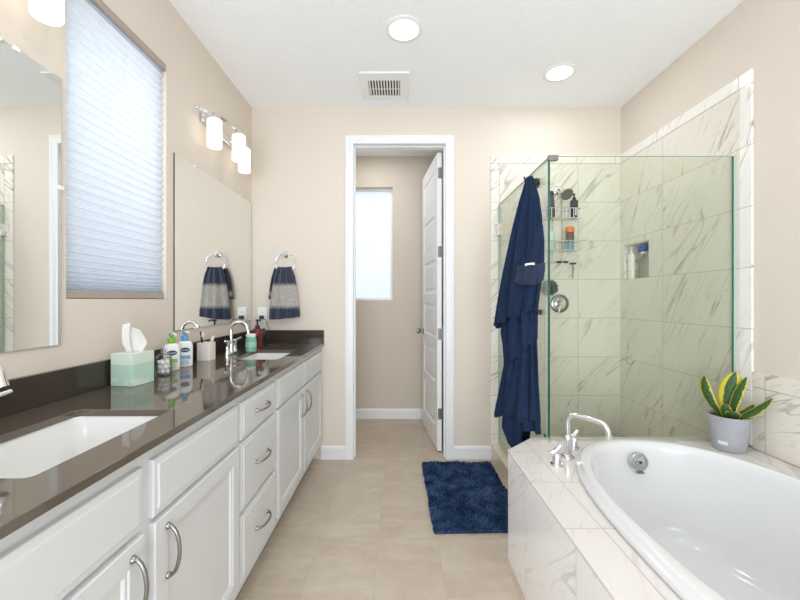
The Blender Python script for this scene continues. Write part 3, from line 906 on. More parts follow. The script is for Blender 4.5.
# razors hanging from the rail
rz = thing('razor', 'black and chrome razor hanging below the caddy rail', 'razor', (bx_(569.5), CY1 + 0.018, zt3 - 0.15))
rx, ry, rzz = bx_(569.5), CY1 + 0.016, zt3
obj('blade_head', MB().box((rx - 0.022, ry - 0.010, rzz - 0.020), (rx + 0.022, ry + 0.003, rzz - 0.008)), M['black_plastic'], rz, bevel=0.002)
obj('handle', MB().tube([(rx, ry, rzz - 0.018), (rx + 0.001, ry - 0.006, rzz - 0.05), (rx, ry - 0.005, rzz - 0.095), (rx - 0.001, ry, rzz - 0.125)], [0.004, 0.007, 0.006, 0.004], 10), M['nickel'], rz)
for px, lab in ((556, 'small black razor head on the caddy rail, beside the glass edge'), (562.5, 'small black razor head on the caddy rail, middle of the three')):
    r2 = thing('razor', lab, 'razor', (bx_(px), CY1 + 0.02, zt3 - 0.02))
    x = bx_(px)
    obj('blade_head', MB().box((x - 0.017, CY1 + 0.008, zt3 - 0.010), (x + 0.017, CY1 + 0.020, zt3 + 0.006)), M['black_plastic'], r2, bevel=0.002)
    obj('handle', MB().tube([(x, CY1 + 0.020, zt3 - 0.002), (x, CY1 + 0.05, zt3 + 0.004), (x, CY1 + 0.085, zt3 + 0.005)], 0.0045, 8), M['black_plastic'], r2)
# mixer valve
vx, vz = (559.5 - 400) / 128.3 * (YT / YB), 1.239 - 3.5 / 128.3
vv = thing('shower_valve', 'round chrome shower mixer plate with a lever', 'shower valve', (vx, YT, vz))
obj('plate', MB().lathe([(0.072, -0.0003), (0.072, -0.004), (0.066, -0.009), (0.046, -0.011), (0.044, -0.018), (0.030, -0.020)], (vx, YT, vz), 'Y', 40), M['nickel'], vv)
obj('rim', MB().lathe([(0.046, -0.0115), (0.046, -0.015), (0.040, -0.0195), (0.036, -0.0195)], (vx, YT, vz), 'Y', 40), M['chrome'], vv)
obj('hub', MB().lathe([(0.026, -0.018), (0.024, -0.055), (0.018, -0.060)], (vx, YT, vz), 'Y', 28), M['chrome'], vv)
obj('lever', MB().tube([(vx - 0.004, YT - 0.045, vz), (vx - 0.020, YT - 0.055, vz - 0.028), (vx - 0.030, YT - 0.060, vz - 0.068)], [0.011, 0.009, 0.007], 12), M['chrome'], vv)
# bath pouf of gathered netting
pf = MB()
rnd = random.Random(3)
pc = Vector(((548.5 - 400) / 380 * 2.85, 2.85, 1.239 + 12 / 380 * 2.85))
for i in range(46):
    a, b = rnd.uniform(0, 2 * PI), math.acos(rnd.uniform(-1, 1))
    d = Vector((math.sin(b) * math.cos(a), math.sin(b) * math.sin(a), math.cos(b)))
    u = d.orthogonal().normalized(); v = d.cross(u)
    base = [pc + d * 0.012]
    n = 14
    r1 = rnd.uniform(0.045, 0.062)
    inner_r, outer_r = [], []
    for k in range(n):
        a2 = 2 * PI * k / n
        w_ = 0.006 * math.sin(a2 * 4 + i)
        inner_r.append(pc + d * 0.010 + (u * math.cos(a2) + v * math.sin(a2)) * 0.006)
        outer_r.append(pc + d * (r1 + w_) + (u * math.cos(a2) + v * math.sin(a2)) * 0.024)
    mid = [(p + q) / 2 + d * 0.006 for p, q in zip(inner_r, outer_r)]
    pf.loft([inner_r, mid, outer_r], True, True, False)
M['pouf'] = plain('grey_green_netting', (92, 108, 108), 0.7)
po = thing('bath_pouf', 'grey netting bath pouf hanging under the caddy', 'bath pouf', tuple(pc - Vector((0, 0, 0.065))))
obj('netting', pf, M['pouf'], po, recalc=False, smooth=60)
obj('cord', MB().tube([tuple(pc), (pc.x + 0.004, pc.y + 0.01, pc.z + 0.10), (cx0 + 0.05, CY1 + 0.018, zt3 - 0.012)], 0.0025, 8), M['white_plastic'], po)

# niche bottles
nz = NZ0 + 0.0085
bottle('pump_bottle', 'white pump bottle standing in the shower niche', 'bottle', (XR + 0.014, 2.848, nz), [(0.028, 0), (0.031, 0.003), (0.031, 0.178), (0.026, 0.186), (0.010, 0.190)], M['white_plastic'], [(0.012, 0.190), (0.012, 0.206), (0.005, 0.208), (0.005, 0.228), (0.011, 0.230), (0.011, 0.240)], M['white_plastic'], sx=0.6, nozzle=((-0.3, -0.9), 0.04, 0.236, 0.005), cap='pump')
M['clear_plastic'] = glass_mat('clear_plastic', (0.86, 0.90, 0.87), 0.6)
M['blue_plastic'] = plain('blue_plastic', (36, 84, 176), 0.35)
tb_ = thing('spray_bottle', 'clear spray bottle with a blue trigger head in the niche', 'bottle', (XR + 0.034, 2.735, nz))
c = (XR + 0.034, 2.735, nz)
m = MB().lathe([(0.036, 0), (0.038, 0.004), (0.038, 0.10), (0.030, 0.135), (0.014, 0.160), (0.013, 0.180)], (0, 0, 0), 'Z', 28)
for v in m.bm.verts: v.co = Vector((v.co.x * 0.75 + c[0], v.co.y + c[1], v.co.z + c[2]))
obj('body', m, M['clear_plastic'], tb_)
m = MB().prism([(-0.050, 0.222), (-0.034, 0.196), (0.030, 0.188), (0.046, 0.196), (0.046, 0.236), (-0.030, 0.246), (-0.050, 0.238)], -0.018, 0.018, plane='YZ')
for v in m.bm.verts: v.co += Vector(c)
obj('trigger_head', m, M['blue_plastic'], tb_, bevel=0.004)
m = MB().lathe([(0.016, 0.176), (0.017, 0.180), (0.017, 0.190), (0.014, 0.192)], c, 'Z', 20)
obj('collar', m, M['white_plastic'], tb_)
m = MB().box((c[0] - 0.012, c[1] + 0.0465, c[2] + 0.200), (c[0] + 0.012, c[1] + 0.064, c[2] + 0.232))
obj('nozzle', m, M['pale_aqua'], tb_, bevel=0.003)

# ------------------------------------------------------------------ vanity
XF = -0.60          # front face of doors
ZT = 0.904
CTX = -0.590
V0, V1, V2, V3 = 0.40, 1.434, 1.862, 2.958
def cabinet(label, y0, y1):
    t_ = thing('vanity_cabinet', label, 'cabinet', (-0.89, (y0 + y1) / 2, 0), 'white vanity base cabinets')
    m = MB()
    xb, xf = XL + 0.002, XF - 0.019
    m.box((xb, y0, 0.115), (xf, y0 + 0.016, ZT - 0.021)).box((xb, y1 - 0.016, 0.115), (xf, y1, ZT - 0.021)).box((xb, y0 + 0.016, 0.115), (xf, y1 - 0.016, 0.131)).box((xb, y0 + 0.016, 0.131), (xb + 0.008, y1 - 0.016, ZT - 0.021))
    m.box((xf - 0.018, y0 + 0.016, 0.131), (xf, y1 - 0.016, ZT - 0.021))      # face frame sheet behind the fronts
    obj('body', m, M['cab'], t_, smooth=0)
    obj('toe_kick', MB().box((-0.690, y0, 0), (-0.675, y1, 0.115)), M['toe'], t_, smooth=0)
    return t_
def front(y0, y1, z0, z1, steps):
    m = MB()
    def rg(k, d): return [(XF + d, y0 + k, z0 + k), (XF + d, y1 - k, z0 + k), (XF + d, y1 - k, z1 - k), (XF + d, y0 + k, z1 - k)]
    m.loft([rg(0, -0.019)] + [rg(k, d) for k, d in steps])
    return m
SHAKER = [(0, -0.003), (0.003, 0), (0.050, 0), (0.053, -0.003), (0.060, -0.004), (0.064, -0.010)]
SLAB = [(0, -0.006), (0.002, -0.004), (0.014, -0.003), (0.018, 0.0)]
def pull(p0, p1, rail):
    """arched bar pull between two feet on the front"""
    P0, P1 = Vector(p0), Vector(p1)
    m = MB()
    pts = []
    for k in range(13):
        f = k / 12
        pts.append(P0.lerp(P1, f) + Vector((0.010 + 0.022 * math.sin(PI * f) ** 0.55, 0, 0)))
    pts = [P0 + Vector((0.001, 0, 0))] + pts + [P1 + Vector((0.001, 0, 0))]
    m.tube(pts, [0.0055] * 2 + [0.0048] * 11 + [0.0055] * 2, 10)
    for p in (P0, P1): m.lathe([(0.009, 0.0002), (0.009, 0.004), (0.006, 0.008)], p, 'X', 16)
    return m
def add_door(cab, y0, y1, z0, z1, pull_y, pz=(0.53, 0.657)):
    d = obj('door', front(y0, y1, z0, z1, SHAKER), M['cab'], cab, smooth=25)
    obj('pull_handle', pull((XF, pull_y, pz[0]), (XF, pull_y, pz[1]), d), M['nickel'], d)
def add_slab(cab, y0, y1, z0, z1, name='drawer', handle=True):
    d = obj(name, front(y0, y1, z0, z1, SLAB), M['cab'], cab, smooth=25)
    if handle:
        yc, zc = (y0 + y1) / 2, (z0 + z1) / 2
        obj('pull_handle', pull((XF, yc - 0.064, zc + 0.004), (XF, yc + 0.064, zc + 0.004), d), M['nickel'], d)
ZF0, ZF1, ZD0, ZD1 = 0.704, 0.846, 0.155, 0.690
c1 = cabinet('white sink cabinet under the nearer sink, with a pair of doors', V0, V1 - 0.002)
add_slab(c1, 0.42, 0.893, ZF0, ZF1, 'false_front', False)
add_slab(c1, 0.932, 1.420, ZF0, ZF1, 'false_front', False)
add_door(c1, 0.42, 0.893, ZD0, ZD1, 0.852)
add_door(c1, 0.932, 1.420, ZD0, ZD1, 0.980)
c2 = cabinet('white cabinet with three stacked drawers between the sink cabinets', V1, V2)
add_slab(c2, 1.448, 1.845, ZF0, ZF1)
add_slab(c2, 1.448, 1.845, 0.432, 0.690)
add_slab(c2, 1.448, 1.845, 0.155, 0.412)
c3 = cabinet('white sink cabinet against the back wall, with a pair of doors', V2 + 0.002, V3)
add_slab(c3, 1.884, 2.363, ZF0, ZF1, 'false_front', False)
add_slab(c3, 2.400, 2.930, ZF0, ZF1, 'false_front', False)
add_door(c3, 1.884, 2.363, ZD0, ZD1, 2.322)
add_door(c3, 2.400, 2.930, ZD0, ZD1, 2.440)

# countertop with two cut-outs
S1 = (-0.985, 0.715, -0.697, 1.160)
S2 = (-0.955, 2.140, -0.690, 2.545)
ct = thing('countertop', 'long glossy dark brown quartz vanity countertop with low splash', 'countertop', (-0.87, 1.6, ZT - 0.02))
m = MB().prism([(XL + 0.001, 0.36), (CTX, 0.36), (CTX, YB - 0.001), (XL + 0.001, YB - 0.001)], ZT - 0.020, ZT, [rrect(*S1, 0.018)[::-1], rrect(*S2, 0.018)[::-1]])
obj('slab', m, M['quartz'], ct, smooth=30, bevel=0.0015)
obj('backsplash', MB().box((XL + 0.001, 0.36, ZT), (XL + 0.020, YB - 0.001, ZT + 0.101)), M['quartz_splash'], ct, smooth=0, bevel=0.0015)
obj('side_splash', MB().box((XL + 0.0205, YB - 0.020, ZT), (CTX - 0.001, YB - 0.001, ZT + 0.101)), M['quartz_splash'], ct, smooth=0, bevel=0.0015)
def sink(label, s4):
    x0, y0, x1, y1 = s4
    t_ = thing('sink', label, 'sink', ((x0 + x1) / 2, (y0 + y1) / 2, ZT - 0.17), 'undermount sinks')
    m = MB()
    L = []
    for k, z, r in ((-0.022, 0.0205, 0.05), (-0.004, 0.0205, 0.032), (-0.002, 0.026, 0.032), (0.004, 0.06, 0.035), (0.014, 0.12, 0.040), (0.026, 0.145, 0.045), (0.055, 0.156, 0.045), (0.11, 0.160, 0.02)):
        L.append([(x, y, ZT - z) for x, y in rrect(x0 + k, y0 + k, x1 - k, y1 - k, r)])
    m.loft(L, True, False, True)
    o = obj('basin', m, M['porcelain'], t_, smooth=50)
    cx, cy = (x0 + x1) / 2 - 0.02, (y0 + y1) / 2
    obj('drain', MB().lathe([(0.024, 0), (0.024, 0.003), (0.017, 0.005), (0.015, 0.002)], (cx, cy, ZT - 0.1598), 'Z', 24), M['chrome'], t_)
    return t_
sink('white rectangular undermount sink nearer the camera', S1)
sink('white rectangular undermount sink by the back wall', S2)

# centerset faucets
def faucet(label, x, y):
    t_ = thing('faucet', label, 'faucet', (x, y, ZT), 'vanity faucets')
    m = MB()
    m.prism(rrect(x - 0.026, y - 0.078, x + 0.026, y + 0.078, 0.025), ZT + 0.0004, ZT + 0.014)
    obj('base', m, M['chrome'], t_, bevel=0.004)
    m = MB().lathe([(0.020, 0.0), (0.019, 0.02), (0.016, 0.05), (0.014, 0.062)], (x, y, ZT + 0.012), 'Z', 24)
    pts = [(x, y, ZT + 0.05), (x, y, ZT + 0.147)] + arc((0.052, 0.147), 0.052, 180, 15, 14, lambda a, b: (x + a, y, ZT + b))
    e = pts[-1]
    pts.append((e[0] + 0.004, y, e[2] - 0.022))
    m.tube(pts, 0.0105, 16)
    m.cyl(pts[-1], (pts[-1][0] + 0.002, y, pts[-1][2] - 0.010), 0.0125)
    obj('spout', m, M['chrome'], t_)
    for s_ in (-1, 1):
        hy = y + s_ * 0.051
        m = MB().lathe([(0.019, 0), (0.019, 0.008), (0.015, 0.014), (0.0135, 0.053), (0.017, 0.060), (0.017, 0.069), (0.010, 0.075)], (x, hy, ZT + 0.012), 'Z', 20)
        h = obj('handle', m, M['chrome'], t_)
        m = MB().tube([(x, hy, ZT + 0.078), (x + 0.004, hy + s_ * 0.02, ZT + 0.082), (x + 0.016, hy + s_ * 0.060, ZT + 0.092)], [0.008, 0.0065, 0.0055], 10)
        obj('lever', m, M['chrome'], h)
    return t_
faucet('chrome two-handle faucet at the sink nearer the camera', -1.055, 0.905)
faucet('chrome two-handle faucet at the sink by the back wall', -1.050, 2.36)

# ---- mirrors
def mirror(label, y0, y1, z0, z1, clips):
    t_ = thing('mirror', label, 'mirror', (XL, (y0 + y1) / 2, z0), 'frameless wall mirrors')
    m = MB().box((XL + 0.001, y0, z0), (XL + 0.007, y1, z1))
    bmesh.ops.recalc_face_normals(m.bm, faces=m.bm.faces)
    for f in m.bm.faces: f.material_index = 0 if f.normal.x > 0.9 else 1
    obj('glass', m, [M['mirror'], M['mirror_edge']], t_, smooth=0)
    for (cy, cz) in clips:
        top = abs(cz - z1) < 0.01
        m = MB().box((XL + 0.0075, cy - 0.010, cz - 0.008), (XL + 0.011, cy + 0.010, cz + 0.006))
        obj('clip', m, M['white_plastic'], t_, bevel=0.002)
mirror('large frameless wall mirror above the nearer sink', 0.30, 1.290, 1.088, 1.992, [(0.55, 1.992), (1.138, 1.992), (1.288, 1.62), (0.55, 1.083)])
mirror('large frameless wall mirror beside the back wall towel ring', 1.940, 2.935, 1.083, 1.992, [(2.13, 1.992), (2.75, 1.992), (2.935, 1.62), (2.13, 1.083), (2.75, 1.083)])

# ---- vanity lights
def vanity_light(label, yc, z=2.300):
    t_ = thing('vanity_light', label, 'wall light', (XL, yc, z), 'bath bar lights above the mirrors')
    obj('back_plate', MB().box((XL + 0.0005, yc - 0.22, z - 0.030), (XL + 0.022, yc + 0.22, z + 0.030)), M['chrome'], t_, bevel=0.006)
    L = 0.30
    pts = []
    for k in range(25):
        f = -1 + 2 * k / 24
        pts.append((XL + 0.030 + 0.105 * (1 - f * f), yc + f * L, z + 0.010))
    m = MB()
    # flat bowed bar
    rings = []
    for (x, y, zz) in pts: rings.append([(x - 0.004, y, zz - 0.010), (x + 0.004, y, zz - 0.010), (x + 0.004, y, zz + 0.010), (x - 0.004, y, zz + 0.010)])
    m.loft(rings)
    for p in (pts[0], pts[-1]): m.ball((p[0], p[1], p[2]), 0.012, n=12)
    obj('bow_bar', m, M['chrome'], t_)
    for f in (-0.45, 0.45):
        obj('stay', MB().cyl((XL + 0.02, yc + f * L * 1.0, z), (XL + 0.030 + 0.105 * (1 - f * f), yc + f * L, z + 0.008), 0.006, n=10), M['chrome'], t_)
    for f in (-0.70, 0.0, 0.70):
        x, y = XL + 0.030 + 0.105 * (1 - f * f), yc + f * L
        m = MB().lathe([(0.010, 0.022), (0.018, 0.012), (0.022, -0.002), (0.026, -0.012)], (x, y, z), 'Z', 20)
        fit = obj('fitter', m, M['chrome'], t_)
        m = MB().lathe([(0.026, 0.0), (0.038, -0.004), (0.0405, -0.012), (0.0405, -0.158), (0.037, -0.163), (0.018, -0.163)], (x, y, z - 0.016), 'Z', 32)
        obj('shade', m, M['shade_lamp'], t_)
vanity_light('three-shade chrome bath light above the mirror beside the towel ring', 2.41)
vanity_light('three-shade chrome bath light above the mirror nearer the camera', 0.945, 2.275)

# ---- cellular shade in the vanity window
cs = thing('window_shade', 'pale pleated cellular shade drawn down over the vanity window', 'window shade', (XL - 0.03, (WY0 + WY1) / 2, WZ0))
ya, yb_ = WY0 + 0.006, WY1 - 0.006
obj('head_rail', MB().box((XL - 0.050, ya, WZ1 - 0.034), (XL + 0.006, yb_, WZ1 - 0.001)), M['taupe_rail'], cs, bevel=0.004)
zr = WZ0 + 0.003
obj('bottom_rail', MB().box((XL - 0.045, ya, zr), (XL - 0.008, yb_, zr + 0.028)), M['taupe_rail'], cs, bevel=0.003)
m = MB()
zlo, zhi = zr + 0.028, WZ1 - 0.034
prof = [(0.0, zlo)]
kinds = []
z = zlo
# gathered cells at the bottom, stretched cells above; a narrow glued line at every crease
while z < zhi - 0.008:
    q = min(1, (z - zlo) / 0.16)
    pit = min(0.008 + (0.034 - 0.008) * q ** 0.8, zhi - z)
    gl = min(0.0034, pit * 0.3)
    for d, zz, k in ((0.0, z + gl, 1), (0.015, z + gl + (pit - gl) / 2, 0), (0.0, z + pit, 0)):
        prof.append((d, zz)); kinds.append(k)
    z += pit
xs0 = XL - 0.022
m.loft([[(xs0 + d, ya + 0.004, z) for d, z in prof], [(xs0 + d, yb_ - 0.004, z) for d, z in prof]], closed=False)
m.bm.faces.ensure_lookup_table()
for f, k in zip(m.bm.faces, kinds): f.material_index = k
obj('cell_cloth', m, [M['shade_cloth'], M['shade_glue']], cs, smooth=0, recalc=False)

# ------------------------------------------------------------------ ceiling fittings
def downlight(label, x, y, watts=DOWN_W):
    t_ = thing('recessed_light', label, 'ceiling light', (x, y, ZC), 'recessed ceiling lights')
    m = MB().lathe([(0.080, -0.0005), (0.102, -0.0005), (0.104, -0.004), (0.098, -0.008), (0.082, -0.009), (0.080, -0.006)], (x, y, ZC), 'Z', 48, False, False)
    obj('trim_ring', m, M['white_plastic'], t_)
    m = MB().lathe([(0.081, -0.002), (0.081, -0.0055), (0.070, -0.0065)], (x, y, ZC), 'Z', 40)
    obj('lens', m, M['lens'], t_)
    area_light('lamp', (0, 0, -0.014), (0, 0, 0), 0.15, 0.15, watts, (0.98, 0.985, 1.0), 'DISK', t_)
downlight('round recessed ceiling light in front of the ceiling vent', 0.022, 2.105, 3.4)
downlight('round recessed ceiling light over the shower', 1.052, 2.505, 2.8)
downlight('added unseen ceiling light over the vanity aisle', 0.022, 0.55)  # extra lamp out of view, added to even out the room
downlight('added unseen ceiling light in the toilet room', -0.30, 3.46, 4.2)  # hidden lamp added to brighten the toilet room floor and walls
downlight('added unseen ceiling light behind the camera', 0.3, -0.85)  # another added lamp out of view, only for even room light

vt = thing('ceiling_vent', 'white ceiling exhaust vent with a slatted grille', 'vent', (-0.10, 2.655, ZC))
m = MB().prism([(-0.270, 2.490), (0.062, 2.490), (0.062, 2.825), (-0.270, 2.825)], ZC - 0.014, ZC - 0.0005, [[(-0.218, 2.580), (-0.218, 2.780), (0.0, 2.780), (0.0, 2.580)]])
obj('frame', m, M['white_plastic'], vt, bevel=0.005)
obj('duct', MB().box((-0.217, 2.581, ZC - 0.0018), (-0.001, 2.779, ZC - 0.0006)), M['black_plastic'], vt, smooth=0)
for i in range(11):
    x = -0.218 + 0.218 * (i + 0.5) / 11
    m = MB().box((x - 0.0045, 2.5805, ZC - 0.012), (x + 0.0045, 2.7795, ZC - 0.010))
    obj('slat', m, M['white_plastic'], vt, smooth=0)
obj('divider', MB().box((-0.2175, 2.677, ZC - 0.0135), (-0.0005, 2.683, ZC - 0.0121)), M['white_plastic'], vt, smooth=0)

# ------------------------------------------------------------------ back wall: outlet, ring, hand towel
ox, oz = -1.0715, 1.125
ou = thing('outlet', 'white double outlet plate on the back wall beside the mirror', 'outlet', (ox, YB, oz - 0.058))
m = MB().box((ox - 0.035, YB - 0.006, oz - 0.058), (ox + 0.035, YB - 0.0005, oz + 0.058))
obj('plate', m, M['white_plastic'], ou, bevel=0.003)
for dz in (0.02, -0.02):
    m = MB().box((ox - 0.016, YB - 0.008, oz + dz - 0.014), (ox + 0.016, YB - 0.0062, oz + dz + 0.014))
    r_ = obj('receptacle', m, M['white_plastic'], ou, bevel=0.003)
    m = MB().box((ox - 0.007, YB - 0.0086, oz + dz - 0.005), (ox - 0.005, YB - 0.0081, oz + dz + 0.005)).box((ox + 0.005, YB - 0.0086, oz + dz - 0.005), (ox + 0.007, YB - 0.0081, oz + dz + 0.005))
    obj('slot', m, M['black_plastic'], r_, smooth=0)
# plug with cord down to the charging trimmer
pl = thing('power_plug', 'black plug with a thin cord in the outlet', 'plug', (ox, YB - 0.02, oz - 0.04))
obj('plug_body', MB().box((ox - 0.014, YB - 0.038, oz - 0.036), (ox + 0.016, YB - 0.0088, oz - 0.006)), M['black_plastic'], pl, bevel=0.004)
tx, ty = -1.012, 2.80
obj('cord', MB().tube([(ox + 0.01, YB - 0.036, oz - 0.03), (ox + 0.045, YB - 0.06, oz - 0.035), (ox + 0.075, YB - 0.09, oz - 0.09), (ox + 0.078, YB - 0.11, oz - 0.14), (tx + 0.040, ty + 0.03, ZT + 0.05), (tx + 0.034, ty + 0.02, ZT + 0.016)], 0.0025, 8), M['black_plastic'], pl)
tr = thing('charging_stand', 'black electric shaver in its stand by the outlet', 'shaver', (tx, ty, ZT))
obj('dock', MB().prism(rrect(tx - 0.034, ty - 0.035, tx + 0.034, ty + 0.035, 0.02), ZT + 0.0005, ZT + 0.028), M['black_plastic'], tr, bevel=0.004)
obj('handset', MB().tube([(tx - 0.01, ty, ZT + 0.027), (tx, ty, ZT + 0.06), (tx + 0.008, ty, ZT + 0.10), (tx + 0.002, ty, ZT + 0.125)], [0.016, 0.018, 0.019, 0.014], 16), M['dark_bottle'], tr)

rx, rz_ = -0.883, 1.548
tr_ = thing('towel_ring', 'chrome towel ring on the back wall beside the mirror', 'towel ring', (rx, YB, rz_))
obj('mount', MB().lathe([(0.026, -0.0005), (0.026, -0.006), (0.012, -0.012), (0.011, -0.042), (0.015, -0.046), (0.014, -0.054)], (rx, YB, rz_ + 0.045), 'Y', 24), M['chrome'], tr_)
RR = 0.074
yr = YB - 0.046
pts = [(rx + RR * math.sin(2 * PI * k / 48), yr - 0.006 * (1 - math.cos(2 * PI * k / 48)) * 0.2, rz_ - 0.026 + RR * math.cos(2 * PI * k / 48)) for k in range(48)]
m = MB().tube(pts + [pts[0]], 0.0045, 10, False)
obj('ring', m, M['chrome'], tr_)
# hand towel through the ring
BANDS = [(1.185, (56, 66, 92)), (1.355, (212, 206, 198)), (9.0, (58, 64, 90))]
M['hand_towel'] = terry('striped_hand_towel', (60, 70, 100), BANDS, 0.3)
ht = thing('hand_towel', 'navy and grey striped hand towel hanging in the towel ring', 'towel', (rx, yr, 1.10))
rows = [(1.490, 0.052, 0.016), (1.470, 0.060, 0.020), (1.42, 0.078, 0.024), (1.35, 0.092, 0.026), (1.25, 0.105, 0.028), (1.15, 0.116, 0.030), (1.100, 0.118, 0.030)]
def hand_towel(rows, cx, cy, amp, ph, bow=0.0, nt=96, sub=6):
    rings = []
    R2 = []
    for (a, b) in zip(rows, rows[1:]):
        for k in range(sub): R2.append(tuple(p + (q - p) * k / sub for p, q in zip(a, b)))
    R2.append(rows[-1])
    for i, (z, hw, hd) in enumerate(R2):
        row = []
        for k in range(nt):
            t_ = 2 * PI * k / nt
            rip = amp * (math.sin(8 * math.cos(t_) * 1.3 + ph) + 0.5 * math.sin(5 * t_ + ph))
            d = math.sin(t_) * hd + (rip if math.sin(t_) < 0 else 0)
            row.append((cx + bow * (1.49 - z) + math.cos(t_) * hw, cy + d, z + 0.004 * math.cos(t_ * 2 + ph) + (0.010 * math.cos(t_) if i > len(R2) - 8 else 0)))
        rings.append(row)
    m = MB(); m.loft(rings)
    return m
obj('front_fold', hand_towel(rows, rx, yr - 0.006, 0.006, 0.7, -0.004), M['hand_towel'], ht, smooth=70)
m = MB()
rows_b = [(1.480, 0.030, 0.006), (1.40, 0.036, 0.007), (1.31, 0.030, 0.007), (1.262, 0.026, 0.007), (1.255, 0.026, 0.007)]
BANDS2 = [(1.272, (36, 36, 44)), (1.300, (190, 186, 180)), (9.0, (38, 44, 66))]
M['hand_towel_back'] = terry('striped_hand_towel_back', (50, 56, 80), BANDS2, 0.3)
obj('back_fold', hand_towel(rows_b, rx - 0.055, yr + 0.014, 0.002, 0.2, -0.22), M['hand_towel_back'], ht, smooth=70)

# ------------------------------------------------------------------ things on the counter
# tissue box
bc = Vector((-1.030, 1.462, ZT)); ba = R(10)
bu = Vector((-math.cos(ba), math.sin(ba), 0)); bv = Vector((math.sin(ba), math.cos(ba), 0))
def tp(a, b, z): return bc + bu * a + bv * b + Vector((0, 0, z))
A_, B_, H_ = 0.098, 0.104, 0.128
t = NT('tissue_box_print')
o_ = t.obj()
z_ = t.sep(o_)[2]
blob = t.ramp(t.noise(o_, 26, 2), [(0.44, (0, 0, 0)), (0.60, (1, 1, 1))])
grad = t.math('MULTIPLY', t.math('LESS_THAN', z_, t.math('ADD', 0.075, t.math('MULTIPLY', t.noise(o_, 9, 2), 0.02))), 1.0)
col = t.mix(t.math('MULTIPLY', grad, 0.5), lin((212, 226, 212)), lin((150, 202, 176)))
spots = t.math('MULTIPLY', t.math('LESS_THAN', z_, 0.030), blob)
col = t.mix(t.math('MULTIPLY', spots, 0.6), col, lin((220, 232, 222)))
t.set(Base_Color=col, Roughness=0.5)
M['tissue_box'] = t.m
tbx = thing('tissue_box', 'pale green cube tissue box with a tissue sticking out', 'tissue box', tuple(tp(A_ / 2, B_ / 2, 0)))
m = MB()
def q4(k, z): return [tp(k, k, z), tp(A_ - k, k, z), tp(A_ - k, B_ - k, z), tp(k, B_ - k, z)]
slot = [tp(A_ / 2 + 0.020 * math.cos(2 * PI * (k + 0.5) / 4 + PI), B_ / 2 + 0.034 * math.sin(2 * PI * (k + 0.5) / 4 + PI), H_) for k in range(4)]
slot_d = [p - Vector((0, 0, 0.03)) for p in slot]
m.loft([q4(0, 0.0005), q4(0, H_), slot, slot_d], True, True, True)
obj('carton', m, M['tissue_box'], tbx, smooth=0, bevel=0.0015)
t = NT('tissue_paper'); tl = t.n('ShaderNodeBsdfTranslucent'); tl.inputs[0].default_value = (0.9, 0.9, 0.9, 1); df = t.n('ShaderNodeBsdfDiffuse'); df.inputs[0].default_value = (0.9, 0.89, 0.88, 1)
mx = t.n('ShaderNodeMixShader'); mx.inputs[0].default_value = 0.7; t.l(tl.outputs[0], mx.inputs[1]); t.l(df.outputs[0], mx.inputs[2]); t.l(mx.outputs[0], t.out.inputs[0])
M['tissue'] = t.m
m = MB()
rings = []
for i in range(15):
    f = i / 14
    row = []
    for k in range(29):
        s_ = -1 + 2 * k / 28
        wv = (0.020 + 0.020 * min(1, f * 2.2)) * (1 - 0.62 * max(0, f - 0.45))
        lift = 0.138 * f * (1 - 0.24 * max(0, s_) * f - 0.05 * s_ * s_)
        fold = 0.014 * math.sin(3.4 * s_ + 0.8) * (0.4 + 0.8 * f) + 0.007 * math.sin(9 * s_ + 4 * f)
        ctr = tp(A_ / 2 + fold, B_ / 2 - 0.012 * f, H_ - 0.02 + lift)
        row.append(ctr + (bv * 0.72 - bu * 0.69) * s_ * wv)
    rings.append(row)
m.loft(rings, closed=False)
ob = obj('tissue', m, M['tissue'], tbx, smooth=80)
sol = ob.modifiers.new('thick', 'SOLIDIFY'); sol.thickness = 0.0012

# glass jar of cotton balls
jx, jy = -1.058, 1.700
cj = thing('cotton_jar', 'small clear glass jar of white cotton beside the tissue box', 'jar', (jx, jy, ZT))
m = MB().lathe([(0.030, 0.0005), (0.034, 0.003), (0.034, 0.070), (0.031, 0.076), (0.0285, 0.076), (0.031, 0.068), (0.031, 0.006), (0.010, 0.005)], (jx, jy, ZT), 'Z', 32)
obj('jar_body', m, M['clear'], cj)
m = MB().lathe([(0.033, 0.077), (0.033, 0.083), (0.020, 0.092), (0.006, 0.094), (0.006, 0.098), (0.011, 0.104), (0.010, 0.112), (0.004, 0.116)], (jx, jy, ZT), 'Z', 28)
obj('lid', m, M['clear'], cj)
M['cotton'] = plain('cotton', (244, 242, 240), 0.95, bump=0.6, scale=120)
rnd = random.Random(5)
cb0 = None
def cotton(x, y, z):
    global cb0
    if cb0 is None:
        m = MB()
        bmesh.ops.create_icosphere(m.bm, subdivisions=3, radius=0.0098)
        for v in m.bm.verts: v.co = Vector((v.co.x, v.co.y, v.co.z)) * (1 + 0.10 * math.sin(v.co.x * 600) * math.sin(v.co.z * 500)) + Vector((x, y, z))
        cb0 = obj('cotton_ball', m, M['cotton'], smooth=80)
        tag(cb0, 'white cotton ball inside the small glass jar', 'cotton ball', 'cotton balls in the glass jar')
        cb0['_b'] = 1; del cb0['_b']
        return
    c = cb0.copy(); COL.objects.link(c); c.location = (x, y, z - 0.0098)
for lay in range(3):
    for k in range(5):
        a = 2 * PI * k / 5 + lay * 0.6
        cotton(jx + 0.0182 * math.cos(a), jy + 0.0182 * math.sin(a), ZT + 0.0175 + lay * 0.0195)

